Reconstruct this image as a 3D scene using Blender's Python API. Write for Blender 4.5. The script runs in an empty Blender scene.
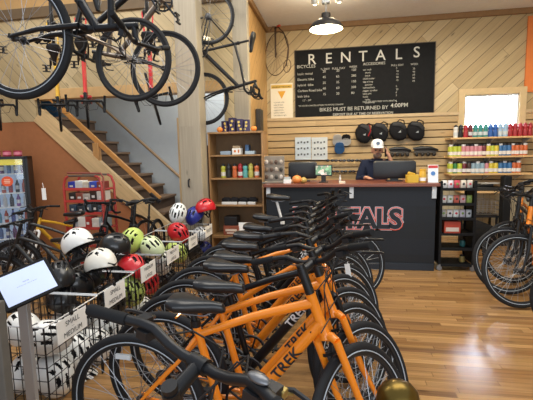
import bpy, bmesh, math, random
from mathutils import Vector, Matrix, Euler
random.seed(4)
SC = bpy.context.scene
COL = SC.collection
PI = math.pi
R = math.radians

# ------------------------------------------------------------------ camera
YAW, PITCH, ROLL, CH, FPX = R(10), R(6.8), R(1.2), 1.5, 400.0
_fw = Vector((-math.sin(YAW)*math.cos(PITCH), math.cos(YAW)*math.cos(PITCH), -math.sin(PITCH)))
_rt = Vector((math.cos(YAW), math.sin(YAW), 0)); _up = _rt.cross(_fw)
_r2 = _rt*math.cos(ROLL) - _up*math.sin(ROLL); _u2 = _up*math.cos(ROLL) + _rt*math.sin(ROLL)
cd = bpy.data.cameras.new('camera'); cam = bpy.data.objects.new('camera', cd); COL.objects.link(cam)
cd.sensor_width = 36; cd.lens = FPX*36/533; cd.clip_start = .02
M = Matrix.Identity(4)
for i in range(3):
    M[i][0] = _r2[i]; M[i][1] = _u2[i]; M[i][2] = -_fw[i]
M.translation = (0, 0, CH)
cam.matrix_world = M
SC.camera = cam

def at(px, py, X=None, Y=None, Z=None):
    d = _fw + _r2*((px-266.5)/FPX) - _u2*((py-200)/FPX)
    t = X/d.x if X is not None else Y/d.y if Y is not None else (Z-CH)/d.z
    return Vector((0, 0, CH)) + d*t

# ------------------------------------------------------------------ world, light, exposure
w = bpy.data.worlds.new('world'); SC.world = w; w.use_nodes = True
w.node_tree.nodes['Background'].inputs[0].default_value = (.80, .88, 1, 1)
w.node_tree.nodes['Background'].inputs[1].default_value = .55
SC.view_settings.view_transform = 'Standard'; SC.view_settings.look = 'None'
SC.view_settings.gamma = 1; SC.view_settings.exposure = 0.35

def area(name, loc, target, sx, sy, power, col):
    l = bpy.data.lights.new(name, 'AREA'); l.shape = 'RECTANGLE'; l.size = sx; l.size_y = sy
    l.energy = power; l.color = col
    o = bpy.data.objects.new(name, l); COL.objects.link(o); o.location = loc
    o.rotation_euler = (Vector(target)-Vector(loc)).to_track_quat('-Z', 'Y').to_euler()
    return o
area('front_daylight_fill', (1.5, -2.4, 1.9), (0.3, 5, 2.4), 5, 2.2, 90, (.86, .93, 1))  # added area light standing in for unseen shopfront windows
area('overhead_fill', (0.6, 2.6, 4.3), (0.4, 3.2, 0), 3.5, 2.0, 95, (1, .93, .82))  # added overhead area light for general brightness, no fixture behind it
area('loft_fill', (-3.0, 2.9, 4.4), (-3.2, 4.5, 1.0), 2.0, 1.2, 75, (1, .93, .82))  # added area light to brighten the loft side, no lamp there
area('stair_fill', (-1.9, 6.1, 3.2), (-2.6, 6.3, 0.8), 1.0, .6, 22, (.95, .97, 1))  # added area light lifting the grey stairwell wall, source unseen
area('back_wall_fill', (1.4, 4.4, 4.2), (1.0, 7.2, 1.9), 2.6, .5, 50, (1, .86, .62))  # added warm area light washing the back wall, not an actual fitting

# ------------------------------------------------------------------ materials
def lin(h):
    h = h.lstrip('#'); h = h if len(h) == 6 else ''.join(k*2 for k in h); c = [int(h[i:i+2], 16)/255 for i in (0, 2, 4)]
    return tuple(x/12.92 if x <= .04045 else ((x+.055)/1.055)**2.4 for x in c) + (1,)
MATS = {}
def mat(col, rough=.5, metal=0, emit=0, spec=.5, noise=0.0, alpha=1, trans=0, coat=0):
    key = (col, rough, metal, emit, spec, noise, alpha, trans, coat)
    if key in MATS: return MATS[key]
    m = bpy.data.materials.new('mat'); m.use_nodes = True; nt = m.node_tree
    b = nt.nodes['Principled BSDF']; c = lin(col)
    b.inputs['Base Color'].default_value = c; b.inputs['Roughness'].default_value = rough
    b.inputs['Metallic'].default_value = metal; b.inputs['Specular IOR Level'].default_value = spec
    b.inputs['Coat Weight'].default_value = coat
    if trans: b.inputs['Transmission Weight'].default_value = trans
    if emit:
        b.inputs['Emission Color'].default_value = c; b.inputs['Emission Strength'].default_value = emit
    # a little procedural wear on everything
    n = nt.nodes.new('ShaderNodeTexNoise'); n.inputs['Scale'].default_value = 14; n.inputs['Detail'].default_value = 4
    tc = nt.nodes.new('ShaderNodeTexCoord'); nt.links.new(tc.outputs['Object'], n.inputs['Vector'])
    a = max(noise, .06)
    mr = nt.nodes.new('ShaderNodeMapRange'); mr.inputs['To Min'].default_value = 1-a; mr.inputs['To Max'].default_value = 1+a
    nt.links.new(n.outputs['Fac'], mr.inputs['Value'])
    vm = nt.nodes.new('ShaderNodeVectorMath'); vm.operation = 'SCALE'; vm.inputs[0].default_value = c[:3]
    nt.links.new(mr.outputs['Result'], vm.inputs['Scale']); nt.links.new(vm.outputs['Vector'], b.inputs['Base Color'])
    MATS[key] = m
    return m

def planks(name, cols, width, angle=0, axes='XZ', length=1.6, groove=.06, rough=.5, gdark=.25, grain=.22, knots=.5, contrast=1.0, gside=1, bump=.25):
    m = bpy.data.materials.new(name); m.use_nodes = True; nt = m.node_tree; N = nt.nodes; L = nt.links
    b = N['Principled BSDF']; b.inputs['Roughness'].default_value = rough
    def node(t, **k):
        n = N.new(t)
        for a, v in k.items(): setattr(n, a, v)
        return n
    def mt(op, a, c=None, d=None):
        n = node('ShaderNodeMath', operation=op)
        for i, v in enumerate((a, c, d)):
            if v is None: continue
            if isinstance(v, (int, float)): n.inputs[i].default_value = v
            else: L.new(v, n.inputs[i])
        return n.outputs[0]
    tc = node('ShaderNodeTexCoord'); sp = node('ShaderNodeSeparateXYZ'); L.new(tc.outputs['Object'], sp.inputs[0])
    u, v = sp.outputs[axes[0]], sp.outputs[axes[1]]
    ca, sa = math.cos(angle), math.sin(angle)
    p = mt('ADD', mt('MULTIPLY', u, ca), mt('MULTIPLY', v, sa))
    q = mt('ADD', mt('MULTIPLY', u, -sa), mt('MULTIPLY', v, ca))
    qq = mt('DIVIDE', q, width); row = mt('FLOOR', qq); fr = mt('FRACT', qq)
    wn = node('ShaderNodeTexWhiteNoise', noise_dimensions='1D'); L.new(row, wn.inputs['W'])
    pp = mt('ADD', mt('DIVIDE', p, length), mt('MULTIPLY', wn.outputs['Value'], 7.3))
    seg = mt('FLOOR', pp); fs = mt('FRACT', pp)
    cb = node('ShaderNodeCombineXYZ'); L.new(row, cb.inputs[0]); L.new(seg, cb.inputs[1])
    w2 = node('ShaderNodeTexWhiteNoise', noise_dimensions='2D'); L.new(cb.outputs[0], w2.inputs['Vector'])
    cr = node('ShaderNodeValToRGB'); el = cr.color_ramp.elements
    el[0].position = 0; el[0].color = lin(cols[0]); el[1].position = 1; el[1].color = lin(cols[-1])
    for i, c in enumerate(cols[1:-1]):
        e = el.new((i+1)/(len(cols)-1)); e.color = lin(c)
    L.new(w2.outputs['Value'], cr.inputs[0])
    c3 = node('ShaderNodeCombineXYZ'); L.new(mt('MULTIPLY', p, 1.6), c3.inputs[0]); L.new(mt('MULTIPLY', q, 42), c3.inputs[1])
    L.new(mt('MULTIPLY', w2.outputs['Value'], 31), c3.inputs[2])
    gn = node('ShaderNodeTexNoise'); gn.inputs['Scale'].default_value = 1.0; gn.inputs['Detail'].default_value = 5; gn.inputs['Roughness'].default_value = .6
    L.new(c3.outputs[0], gn.inputs['Vector'])
    gm = node('ShaderNodeMapRange'); gm.inputs['From Min'].default_value = .3; gm.inputs['From Max'].default_value = .7
    gm.inputs['To Min'].default_value = 1-grain; gm.inputs['To Max'].default_value = 1+grain*.55; L.new(gn.outputs['Fac'], gm.inputs['Value'])
    c4 = node('ShaderNodeCombineXYZ'); L.new(mt('MULTIPLY', p, 2.2), c4.inputs[0]); L.new(mt('MULTIPLY', q, 7), c4.inputs[1]); L.new(row, c4.inputs[2])
    kn = node('ShaderNodeTexVoronoi'); kn.inputs['Scale'].default_value = 1.0; L.new(c4.outputs[0], kn.inputs['Vector'])
    km = node('ShaderNodeMapRange'); km.inputs['From Min'].default_value = .03; km.inputs['From Max'].default_value = .12
    km.inputs['To Min'].default_value = 1-knots; km.inputs['To Max'].default_value = 1; L.new(kn.outputs['Distance'], km.inputs['Value'])
    # groove between boards and butt joints
    g1 = mt('LESS_THAN', fr, groove)
    g2 = mt('LESS_THAN', fs, .004/length*1.5)
    g = mt('MAXIMUM', g1, mt('MULTIPLY', g2, .7))
    gf = mt('SUBTRACT', 1, mt('MULTIPLY', g, 1-gdark))
    k = mt('MULTIPLY', mt('MULTIPLY', gm.outputs[0], km.outputs[0]), gf)
    vm = node('ShaderNodeVectorMath', operation='SCALE'); L.new(cr.outputs[0], vm.inputs[0]); L.new(k, vm.inputs['Scale'])
    L.new(vm.outputs[0], b.inputs['Base Color'])
    bp = node('ShaderNodeBump'); bp.inputs['Strength'].default_value = bump; bp.inputs['Distance'].default_value = .01
    L.new(mt('SUBTRACT', 1, g), bp.inputs['Height']); L.new(bp.outputs[0], b.inputs['Normal'])
    return m

def fabric(col, rough=.9): return mat(col, rough, 0, 0, .2, .18)
BLACK = mat('#15161a', .45); BLACKM = mat('#121316', .75, spec=.3); GLOSSBLK = mat('#101114', .22, coat=.3)
RUBBER = mat('#1b1c1f', .72, spec=.35, noise=.15)
CHROME = mat('#c9ccd0', .28, 1.0); ALU = mat('#a9acb0', .42, .85); STEEL = mat('#86888c', .4, .8)
WHITE = mat('#f1f1ee', .4); PAPER = mat('#f3f2ee', .8); STRIPE = mat('#b9c3cc', .5)
ORANGE = mat('#f28a1c', .3, coat=.5); NAVY = mat('#121a24', .5)
CHALK = mat('#dcdcd6', .9); CHALKDIM = mat('#b4b4ad', .9)
INK = mat('#3a3a3e', .8); TRIMW = mat('#8a6a44', .6, noise=.2)
WIREW = mat('#d7dadd', .4, .3)
OAK = planks('bookcase_veneer', ['#97734a', '#a07b50'], .6, 0, 'ZX', 3, 0, .5, .9, .16, .1)
PINE = planks('pine_lumber', ['#d6b684', '#dfc294'], .9, R(-41.5), 'XZ', 9, 0, .5, .9, .18, .55)
PINEV = planks('pine_post', ['#c7a878', '#d0b184'], .5, R(90), 'XZ', 9, 0, .5, .9, .16, .6)
POSTM = planks('weathered_post_wood', ['#a09684', '#a89e8b'], .6, R(90), 'XZ', 9, 0, .6, .9, .14, .5)
SHELFM = mat('#d9b27c', .45, noise=.12)
SLATM = planks('slat_boards', ['#b79a6c', '#c4a87b', '#b09263'], .12, 0, 'XZ', 2.4, 0, .5, .9, .16, .5)

# ------------------------------------------------------------------ mesh builder
class MB:
    def __init__(s): s.v = []; s.f = []; s.m = []; s.mi = 0; s.T = Matrix.Identity(4)
    def add(s, vs, fs):
        n = len(s.v); s.v += [tuple(s.T @ Vector(p)) for p in vs]
        s.f += [tuple(n+i for i in f) for f in fs]; s.m += [s.mi]*len(fs)
    def box(s, c, d, rot=None):
        x, y, z = d[0]/2, d[1]/2, d[2]/2; c = Vector(c)
        q = rot if rot is not None else Matrix.Identity(3)
        vs = [c + q @ Vector((a*x, b*y, e*z)) for a in (-1, 1) for b in (-1, 1) for e in (-1, 1)]
        s.add(vs, [(0, 1, 3, 2), (4, 6, 7, 5), (0, 4, 5, 1), (2, 3, 7, 6), (0, 2, 6, 4), (1, 5, 7, 3)]); return s
    def bx(s, x0, x1, y0, y1, z0, z1): return s.box(((x0+x1)/2, (y0+y1)/2, (z0+z1)/2), (abs(x1-x0), abs(y1-y0), abs(z1-z0)))
    def tube(s, pts, r, seg=8, closed=False, flat=1.0):
        P = [Vector(p) for p in pts]; n = len(P); rr = r if isinstance(r, (list, tuple)) else [r]*n
        tan = []
        for i in range(n):
            a = P[(i-1) % n] if (closed or i > 0) else P[i]; b = P[(i+1) % n] if (closed or i < n-1) else P[i]
            tan.append((b-a).normalized())
        t0 = tan[0]; up = Vector((0, 0, 1)) if abs(t0.z) < .9 else Vector((1, 0, 0))
        nv = (up - t0*up.dot(t0)).normalized(); vs = []
        for i in range(n):
            t = tan[i]; nv = (nv - t*nv.dot(t)).normalized(); bv = t.cross(nv)
            for k in range(seg):
                a = 2*PI*k/seg; vs.append(P[i] + nv*(math.cos(a)*rr[i]*flat) + bv*(math.sin(a)*rr[i]))
        fs = []
        for i in range(n if closed else n-1):
            j = (i+1) % n
            for k in range(seg):
                k2 = (k+1) % seg; fs.append((i*seg+k, i*seg+k2, j*seg+k2, j*seg+k))
        if not closed: fs.append(tuple(range(seg))[::-1]); fs.append(tuple((n-1)*seg+k for k in range(seg)))
        s.add(vs, fs); return s
    def ring(s, Rr, r, n=48, seg=8, c=(0, 0, 0), axis='Y'):
        pts = []
        for i in range(n):
            a = 2*PI*i/n; u, v = Rr*math.cos(a), Rr*math.sin(a)
            pts.append(Vector(c) + (Vector((u, 0, v)) if axis == 'Y' else Vector((u, v, 0)) if axis == 'Z' else Vector((0, u, v))))
        return s.tube(pts, r, seg, True)
    def lathe(s, prof, seg=20, c=(0, 0, 0), axis='Z', caps=True):
        c = Vector(c); vs = []; n = len(prof)
        for r, z in prof:
            for k in range(seg):
                a = 2*PI*k/seg; p = (r*math.cos(a), r*math.sin(a), z)
                if axis == 'Y': p = (p[0], p[2], p[1])
                if axis == 'X': p = (p[2], p[0], p[1])
                vs.append(c + Vector(p))
        fs = [(i*seg+k, i*seg+(k+1) % seg, (i+1)*seg+(k+1) % seg, (i+1)*seg+k) for i in range(n-1) for k in range(seg)]
        closed = prof[0] == prof[-1] or not caps
        if prof[0][0] > 1e-5 and not closed: fs.append(tuple(range(seg))[::-1])
        if prof[-1][0] > 1e-5 and not closed: fs.append(tuple((n-1)*seg+k for k in range(seg)))
        s.add(vs, fs); return s
    def ball(s, c, r, seg=16, rings=10, rot=None):
        r = (r, r, r) if isinstance(r, (int, float)) else r; q = rot if rot is not None else Matrix.Identity(3); c = Vector(c)
        vs = []
        for i in range(rings+1):
            t = PI*i/rings
            for k in range(seg):
                a = 2*PI*k/seg; vs.append(c + q @ Vector((r[0]*math.sin(t)*math.cos(a), r[1]*math.sin(t)*math.sin(a), r[2]*math.cos(t))))
        s.add(vs, [(i*seg+k, (i+1)*seg+k, (i+1)*seg+(k+1) % seg, i*seg+(k+1) % seg) for i in range(rings) for k in range(seg)]); return s
    def prism(s, poly, t0, t1, axes='XZ'):
        def P(u, v, w): return (u, w, v) if axes == 'XZ' else (u, v, w) if axes == 'XY' else (w, u, v)
        n = len(poly); vs = [P(u, v, t0) for u, v in poly] + [P(u, v, t1) for u, v in poly]
        s.add(vs, [tuple(range(n)), tuple(range(2*n-1, n-1, -1))] + [(i, i+n, (i+1) % n+n, (i+1) % n) for i in range(n)]); return s
    def loft(s, secs, seg=14):   # secs: (x, y, z, ry, rz_top, rz_bot) rings in the YZ plane
        vs = []
        for (x, y, z, ry, zt, zb) in secs:
            for k in range(seg):
                a = 2*PI*k/seg; sn = math.sin(a); cs = math.cos(a)
                vs.append((x, y+ry*math.copysign(abs(cs)**.8, cs), z + (zt if sn > 0 else zb)*math.copysign(abs(sn)**.8, sn)))
        n = len(secs); fs = [(i*seg+k, i*seg+(k+1) % seg, (i+1)*seg+(k+1) % seg, (i+1)*seg+k) for i in range(n-1) for k in range(seg)]
        fs += [tuple(range(seg))[::-1], tuple((n-1)*seg+k for k in range(seg))]
        s.add(vs, fs); return s
    def mesh(s, name='mesh', mats=(), smooth=True):
        me = bpy.data.meshes.new(name); me.from_pydata(s.v, [], s.f)
        bm = bmesh.new(); bm.from_mesh(me); bmesh.ops.recalc_face_normals(bm, faces=bm.faces)
        if smooth:
            for f in bm.faces: f.smooth = True
            for e in bm.edges:
                if len(e.link_faces) == 2 and e.calc_face_angle(0) > R(38): e.smooth = False
        bm.to_mesh(me); bm.free()
        for m in (mats if isinstance(mats, (list, tuple)) else [mats]): me.materials.append(m)
        if len(set(s.m)) > 1 and len(me.polygons) == len(s.m):
            me.polygons.foreach_set('material_index', s.m)
        return me

def link(name, me, parent=None, mtx=None):
    o = bpy.data.objects.new(name, me); COL.objects.link(o)
    if parent is not None: o.parent = parent
    if mtx is not None: o.matrix_local = mtx
    return o
def part(name, mb, m, parent=None, mtx=None, smooth=True, bevel=0):
    o = link(name, mb.mesh(name, m, smooth) if isinstance(mb, MB) else mb, parent, mtx)
    if bevel:
        b = o.modifiers.new('bevel', 'BEVEL'); b.width = bevel; b.segments = 2; b.limit_method = 'ANGLE'
    return o
def tag(o, label, cat, group=None):
    o['label'] = label; o['category'] = cat
    if group: o['group'] = group
    return o
def thing(name, label, cat, loc=(0, 0, 0), rz=0, group=None, mtx=None):
    o = bpy.data.objects.new(name, None); COL.objects.link(o); o.empty_display_size = .1
    if mtx is not None: o.matrix_world = mtx
    else: o.location = loc; o.rotation_euler = (0, 0, rz)
    return tag(o, label, cat, group)
def struct(name, mb, m, bevel=0, smooth=False):
    o = part(name, mb, m, None, None, smooth, bevel); o['kind'] = 'structure'; return o
CACHE = {}
def cached(key, fn):
    if key not in CACHE: CACHE[key] = fn()
    return CACHE[key]
def TR(x, y, z): return Matrix.Translation((x, y, z))
def RX(a): return Matrix.Rotation(a, 4, 'X')
def RY(a): return Matrix.Rotation(a, 4, 'Y')
def RZ(a): return Matrix.Rotation(a, 4, 'Z')

def text_geo(s, size, align='LEFT', offset=0, space=1.0, slices=0):
    cu = bpy.data.curves.new('t', 'FONT'); cu.body = s; cu.size = size; cu.align_x = align; cu.offset = offset
    cu.space_character = space; cu.resolution_u = 3
    o = bpy.data.objects.new('t', cu); COL.objects.link(o)
    dg = bpy.context.evaluated_depsgraph_get(); dg.update()
    me = bpy.data.meshes.new_from_object(o.evaluated_get(dg))
    if slices:      # cut the letters into strips so they can follow a round tube
        bm = bmesh.new(); bm.from_mesh(me)
        for k in range(1, slices):
            bmesh.ops.bisect_plane(bm, geom=bm.verts[:]+bm.edges[:]+bm.faces[:], plane_co=(0, size*.78*k/slices, 0), plane_no=(0, 1, 0))
        bm.to_mesh(me); bm.free()
    vs = [v.co.copy() for v in me.vertices]; fs = [tuple(p.vertices) for p in me.polygons]
    bpy.data.objects.remove(o); bpy.data.curves.remove(cu); bpy.data.meshes.remove(me)
    return vs, fs
WALLTXT = RX(PI/2)      # text upright, facing -Y
def add_text(mb, s, size, mtx, align='LEFT', offset=0, space=1.0, fn=None):
    vs, fs = text_geo(s, size, align, offset, space, 8 if fn else 0)
    old = mb.T; mb.T = mtx
    mb.add([fn(v) for v in vs] if fn else vs, fs); mb.T = old
ORD = ['first', 'second', 'third', 'fourth', 'fifth', 'sixth', 'seventh', 'eighth', 'ninth', 'tenth', 'eleventh', 'twelfth',
       'thirteenth', 'fourteenth', 'fifteenth', 'sixteenth', 'seventeenth', 'eighteenth', 'nineteenth', 'twentieth']

# ================================================================== SETTING
YB, CZ, XS, YL = 7.2, 3.66, -1.22, 5.6      # back wall, ceiling, short side wall, stair/loft wall
FLOOR = planks('oak_strip_floor', ['#7a583a', '#a37c4c', '#b88f5e', '#8f683f', '#ab8355', '#9b754b'], .055, 0, 'XY', .7, .035, .2, .45, .34, .4, bump=.05)
struct('floor', MB().bx(-7, 4.6, -2.5, YB+.2, -.1, 0), FLOOR)
DIAG = planks('diagonal_pine_boards', ['#b59f76', '#c2ad83', '#ad966c', '#c8b48c'], .150, R(43), 'XZ', 2.6, .055, .5, .25, .14, .6)
DIAG2 = planks('diagonal_boards_left', ['#bfab84', '#cdb990', '#b4a078'], .150, R(-47), 'XZ', 2.6, .05, .55, .35, .14, .6)
SIDEM = planks('side_wall_boards', ['#b8925c', '#c19b66', '#b08c56'], .15, R(43), 'YZ', 2.6, .05, .5, .45, .14, .5)
ztrim = at(370, 116.5, Y=YB).z
mbw = MB()
wx0, wx1, wz0, wz1 = at(464, 120, Y=YB).x, at(518.5, 110, Y=YB).x, 1.80, at(490, 94.5, Y=YB).z
mbw.bx(-1.3, wx0, YB, YB+.15, ztrim, CZ+.1); mbw.bx(wx1, 4.6, YB, YB+.15, ztrim, CZ+.1)
mbw.bx(wx0, wx1, YB, YB+.15, wz1, CZ+.1); mbw.bx(wx0, wx1, YB, YB+.15, ztrim-.4, wz0)
struct('wall_back_upper', mbw, DIAG)
# slat wall: real boards with gaps
sl = MB(); z = .86
while z < ztrim-.02:
    h = min(.104, ztrim-z-.005)
    if z+h > wz0-.09 and z < wz1:
        sl.bx(-1.3, wx0-.09, YB-.022, YB, z, z+h); sl.bx(wx1+.09, 4.6, YB-.022, YB, z, z+h)
    else: sl.bx(-1.3, 4.6, YB-.022, YB, z, z+h)
    z += .120
struct('wall_back_slats', sl, SLATM, bevel=.004)
struct('wall_back_slat_backing', MB().bx(-1.3, wx0, YB, YB+.15, .8, ztrim).bx(wx1, 4.6, YB, YB+.15, .8, ztrim).bx(wx0, wx1, YB, YB+.15, .8, ztrim-.38), mat('#4a3820', .8))
BEAD = planks('beadboard', ['#b8ab8c', '#c0b394'], .09, R(90), 'XZ', 5, .06, .6, .45, .06, .1)
struct('wall_back_lower', MB().bx(-1.3, 4.6, YB-.01, YB+.15, 0, .84), BEAD)
struct('trim_1', MB().bx(XS, wx0-.09, YB-.045, YB, ztrim-.03, ztrim+.025).bx(wx1+.09, 4.6, YB-.045, YB, ztrim-.03, ztrim+.025), mat('#bfa680', .6, noise=.15), .004)
struct('trim_2', MB().bx(XS, 4.6, YB-.05, YB, CZ-.085, CZ).bx(XS, XS+.05, 5.7, YB-.05, CZ-.085, CZ), TRIMW, .006)
CEILM = mat('#eceff6', .85, noise=.03)
struct('ceiling', MB().bx(XS, 4.6, 5.6, YB+.2, CZ, CZ+.12), CEILM)
# side wall with the corner board
struct('wall_left', MB().bx(XS-.12, XS, 5.72, YB, 0, CZ), SIDEM)
struct('trim_3', MB().bx(XS-.2, XS+.012, YL, YL+.13, 0, CZ+.3), POSTM, .006)
# loft wall above the stair opening
zb0 = at(100, 97, Y=YL).z; zb1 = zb0+.15
ztop = at(20, 18, Y=YL).z
xe = at(36, 110, Y=YL).x
lw = MB(); lw.bx(-7, XS-.2, YL, YL+.12, zb1, ztop); lw.bx(-7, xe, YL, YL+.12, at(20, 122, Y=YL).z, zb1)
xr = at(224, 100, Y=YL).x
lw.bx(xr, XS-.2, YL, YL+.12, 1.55, zb1)
struct('wall_left_loft', lw, DIAG2)
struct('trim_4', MB().bx(xe, xr, YL-.03, YL+.16, zb0, zb1), mat('#d6b07a', .55, noise=.15), .006)
struct('trim_5', MB().bx(-7, XS-.2, YL-.05, YL+.1, ztop-.03, ztop+.12), mat('#6e5a40', .6, noise=.2), .006)
struct('wall_left_upper', MB().bx(-7, XS-.2, YL+.02, YL+.14, ztop+.12, ztop+.45), mat('#c79f68', .6, noise=.1))
struct('trim_6', MB().bx(-7, XS-.2, YL-.12, YL+.1, ztop+.42, ztop+.6), mat('#a87b48', .6, noise=.2), .006)
# stringer line and the orange wall under it
pa, pb = at(35, 121, Y=YL), at(150, 226, Y=YL)
slope = (pb.z-pa.z)/(pb.x-pa.x)
def zs(x): return pa.z + slope*(x-pa.x)
xfoot = pa.x - pa.z/slope
ow = MB(); ow.prism([(-7, 0), (xfoot, 0), (pa.x, pa.z), (-7, at(20, 122, Y=YL).z)], YL+.005, YL+.1)
struct('wall_stair_orange', ow, mat('#a96e46', .8, noise=.12))
ux, uz = 1/math.hypot(1, slope), slope/math.hypot(1, slope)
wdt = .235
nx, nz = -uz*wdt, ux*wdt
struct('stair_stringer', MB().prism([(pa.x, pa.z), (xfoot-.03, .04), (xfoot-.03+nx, .04+nz), (pa.x+nx, pa.z+nz)], YL-.035, YL+.06), PINE, .004)
# steps
st = thing('staircase', 'dark stair flight with worn treads climbing left behind the pine stringer', 'stairs', (xfoot, YL+.5, 0))
st['kind'] = 'structure'
n = 11; run = (pa.x-xfoot)/n; rise = pa.z/n
tr, rs = MB(), MB()
for i in range(n):
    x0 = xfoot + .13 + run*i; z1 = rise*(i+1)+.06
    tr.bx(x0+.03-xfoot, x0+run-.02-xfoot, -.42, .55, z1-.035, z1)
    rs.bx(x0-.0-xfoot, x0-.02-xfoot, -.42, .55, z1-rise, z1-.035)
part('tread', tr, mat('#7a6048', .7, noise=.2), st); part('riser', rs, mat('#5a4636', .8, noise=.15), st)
GREYW = mat('#bcc3c6', .85, noise=.05)
struct('wall_stair_back', MB().bx(-7, XS-.12, YL+1.15, YL+1.25, 0, 4.2).bx(XS-.16, XS-.12, YL+.2, YL+1.15, 0, 4.2), GREYW)
# blue panel at the head of the stairs
bp = at(46, 104, Y=YL+.5); b2 = at(64, 150, Y=YL+.5)
struct('wall_stair_blue_panel', MB().bx(bp.x-.1, b2.x, YL+.45, YL+.5, b2.z-.2, bp.z+.05), mat('#2f5f86', .7, noise=.12))
# rails: near one with baluster, far one on the grey wall
def rail(name, a, b, rr, m, lab):
    o = part(name, MB().tube([a, b], rr, 10, flat=1.5), m); return o
hr = thing('stair_handrail', 'honey pine handrail with square baluster above the stair stringer', 'handrail', (xfoot, YL, 0))
hr['kind'] = 'structure'
ra, rb = at(47, 95, Y=YL+.02), at(160, 199, Y=YL+.02); off = Vector((xfoot, YL, 0))
dv = (rb-ra).normalized(); ang = math.atan2(dv.z, dv.x)
mid = (ra+rb)/2-off
part('rail', MB().box(mid, ((rb-ra).length, .045, .075), Matrix.Rotation(-ang, 3, 'Y')), mat('#c98f4d', .4, noise=.15), hr, bevel=.008)
for px in (97,):
    bt = at(px, 145, Y=YL+.02)-off
    part('baluster', MB().bx(bt.x-.045, bt.x+.045, -.03, .05, zs(bt.x+off.x)+.1, bt.z+.03), mat('#c4935a', .5, noise=.15), hr, bevel=.004)
part('bracket', MB().box(rb-off+Vector((-.06, -.03, .02)), (.2, .05, .05), Matrix.Rotation(-ang, 3, 'Y')), BLACK, hr, bevel=.006)
fr = thing('wall_handrail', 'slim wooden wall handrail crossing the grey stairwell wall', 'handrail', (xfoot, YL+1.1, 0)); fr['kind'] = 'structure'
fa, fb = at(92, 98, Y=YL+1.08), at(181, 178, Y=YL+1.08); off2 = Vector((xfoot, YL+1.1, 0))
part('rail', MB().tube([fa-off2, fb-off2], .024, 10), mat('#9c7e5a', .5, noise=.15), fr)
for t in (.3, .93):
    q = fa.lerp(fb, t)-off2; part('bracket', MB().tube([q, q+Vector((0, .06, -.04))], .008, 6), STEEL, fr)
# thin newel board and the big post
nb0 = at(177.5, 118, Y=YL-.1); nb1 = at(182, 118, Y=YL-.1)
struct('trim_7', MB().bx(nb0.x, nb1.x, YL-.14, YL-.06, 0, nb0.z), PINEV, .003)
p0, p1 = at(174, 30, Y=5.0), at(196.3, 30, Y=5.0)
post = struct('support_post', MB().bx(p0.x, p1.x, 5.0, 5.26, 0, 4.3), POSTM, .008)
hk = tag(part('cable_hook', MB().tube([(0, 0, .05), (0, -.03, .04), (0, -.035, 0), (0, -.03, -.045), (0, -.01, -.05)], .011, 8), BLACK, None, TR(*at(189.5, 183, Y=4.995))), 'small black hook screwed to the wooden support post', 'hook')
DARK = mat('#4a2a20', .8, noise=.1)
struct('opening_shade_panel', MB().bx(at(203, 150, Y=5.75).x-.25, XS-.15, YL+.14, YL+.2, 0, 1.62), DARK)  # dark sheet stands in for the shadowed opening behind the bookcase
struct('wall_far_right', MB().bx(4.6, 4.7, -2.5, YB+.2, 0, 4.5), mat('#c8b48c', .8))
struct('wall_far_left', MB().bx(-7.1, -7, -2.5, YB+.2, 0, 4.6), mat('#b98c5c', .8))

# window
wn = thing('window_1', 'small bright window with blinds in a pale pine frame over the bottle shelves', 'window', ((wx0+wx1)/2, YB, (wz0+wz1)/2)); wn['kind'] = 'structure'
hw, hh = (wx1-wx0)/2, (wz1-wz0)/2
fm = MB(); FR = mat('#cdb488', .55, noise=.12)
fm.bx(-hw-.1, -hw, -.04, .0, -hh-.08, hh+.1).bx(hw, hw+.1, -.04, 0, -hh-.08, hh+.1).bx(-hw, hw, -.04, 0, hh, hh+.1).bx(-hw, hw, -.05, 0, -hh-.06, -hh)
part('window_frame', fm, FR, wn, bevel=.005)
part('window_jamb', MB().bx(-hw, -hw+.02, 0, .14, -hh, hh).bx(hw-.02, hw, 0, .14, -hh, hh).bx(-hw, hw, 0, .14, hh-.02, hh).bx(-hw, hw, 0, .14, -hh, -hh+.02).bx(hw-.14, hw-.12, .04, .08, -hh, hh), mat('#d8d6cc', .5), wn)
bl = MB()
for i in range(18):
    bl.box((-.04, .07, -hh+.03+i*(2*hh-.05)/18), (2*hw-.22, .022, .0025), Matrix.Rotation(R(25), 3, 'X'))
part('blind', bl, mat('#f4f4f0', .6), wn)
part('window_pane', MB().bx(-hw+.01, hw-.01, .11, .115, -hh+.01, hh-.01), mat('#ffffff', .02, trans=1), wn)
part('window_crank', MB().tube([(-.1, -.02, -hh+.03), (-.06, -.04, -hh+.1)], .006, 6), BLACK, wn)
o = struct('daylight_outside', MB().bx(wx0-.25, wx1+.25, YB+.5, YB+.52, wz0-.3, wz1+.3), mat('#dce8ff', .9, emit=26))

# ================================================================== COUNTER
YC = 5.09
cL, cR, cz = -.90, 1.185, 1.09
ct = thing('service_counter', 'navy blue service counter with reddish wood top and painted rental lettering', 'counter', ((cL+cR)/2, YC, 0))
cw = (cR-cL)/2
NAVYP = planks('navy_panel', ['#101720', '#131b25', '#0f161d'],   .2, 0, 'XZ', 4, .02, .6, .8, .12, .2)
part('front_panel', MB().bx(-cw, cw, 0, .03, .0, cz-.04), NAVYP, ct)
part('side_panel', MB().bx(-cw, -cw+.03, .03, .62, 0, cz-.04), mat('#5a3a2c', .5), ct)
part('side_panel', MB().bx(cw-.03, cw, .03, .62, 0, cz-.04), mat('#5a3a2c', .5), ct)
part('baseboard', MB().bx(-cw, cw, -.012, 0, 0, .09), mat('#18222d', .45), ct, bevel=.003)
part('worktop', MB().bx(-cw-.03, cw+.04, -.05, .66, cz-.04, cz), mat('#7a4534', .35, noise=.2), ct, bevel=.006)
part('shelf', MB().bx(-cw+.03, cw-.03, .05, .6, .5, .53), mat('#3a2a22', .6), ct)
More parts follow.
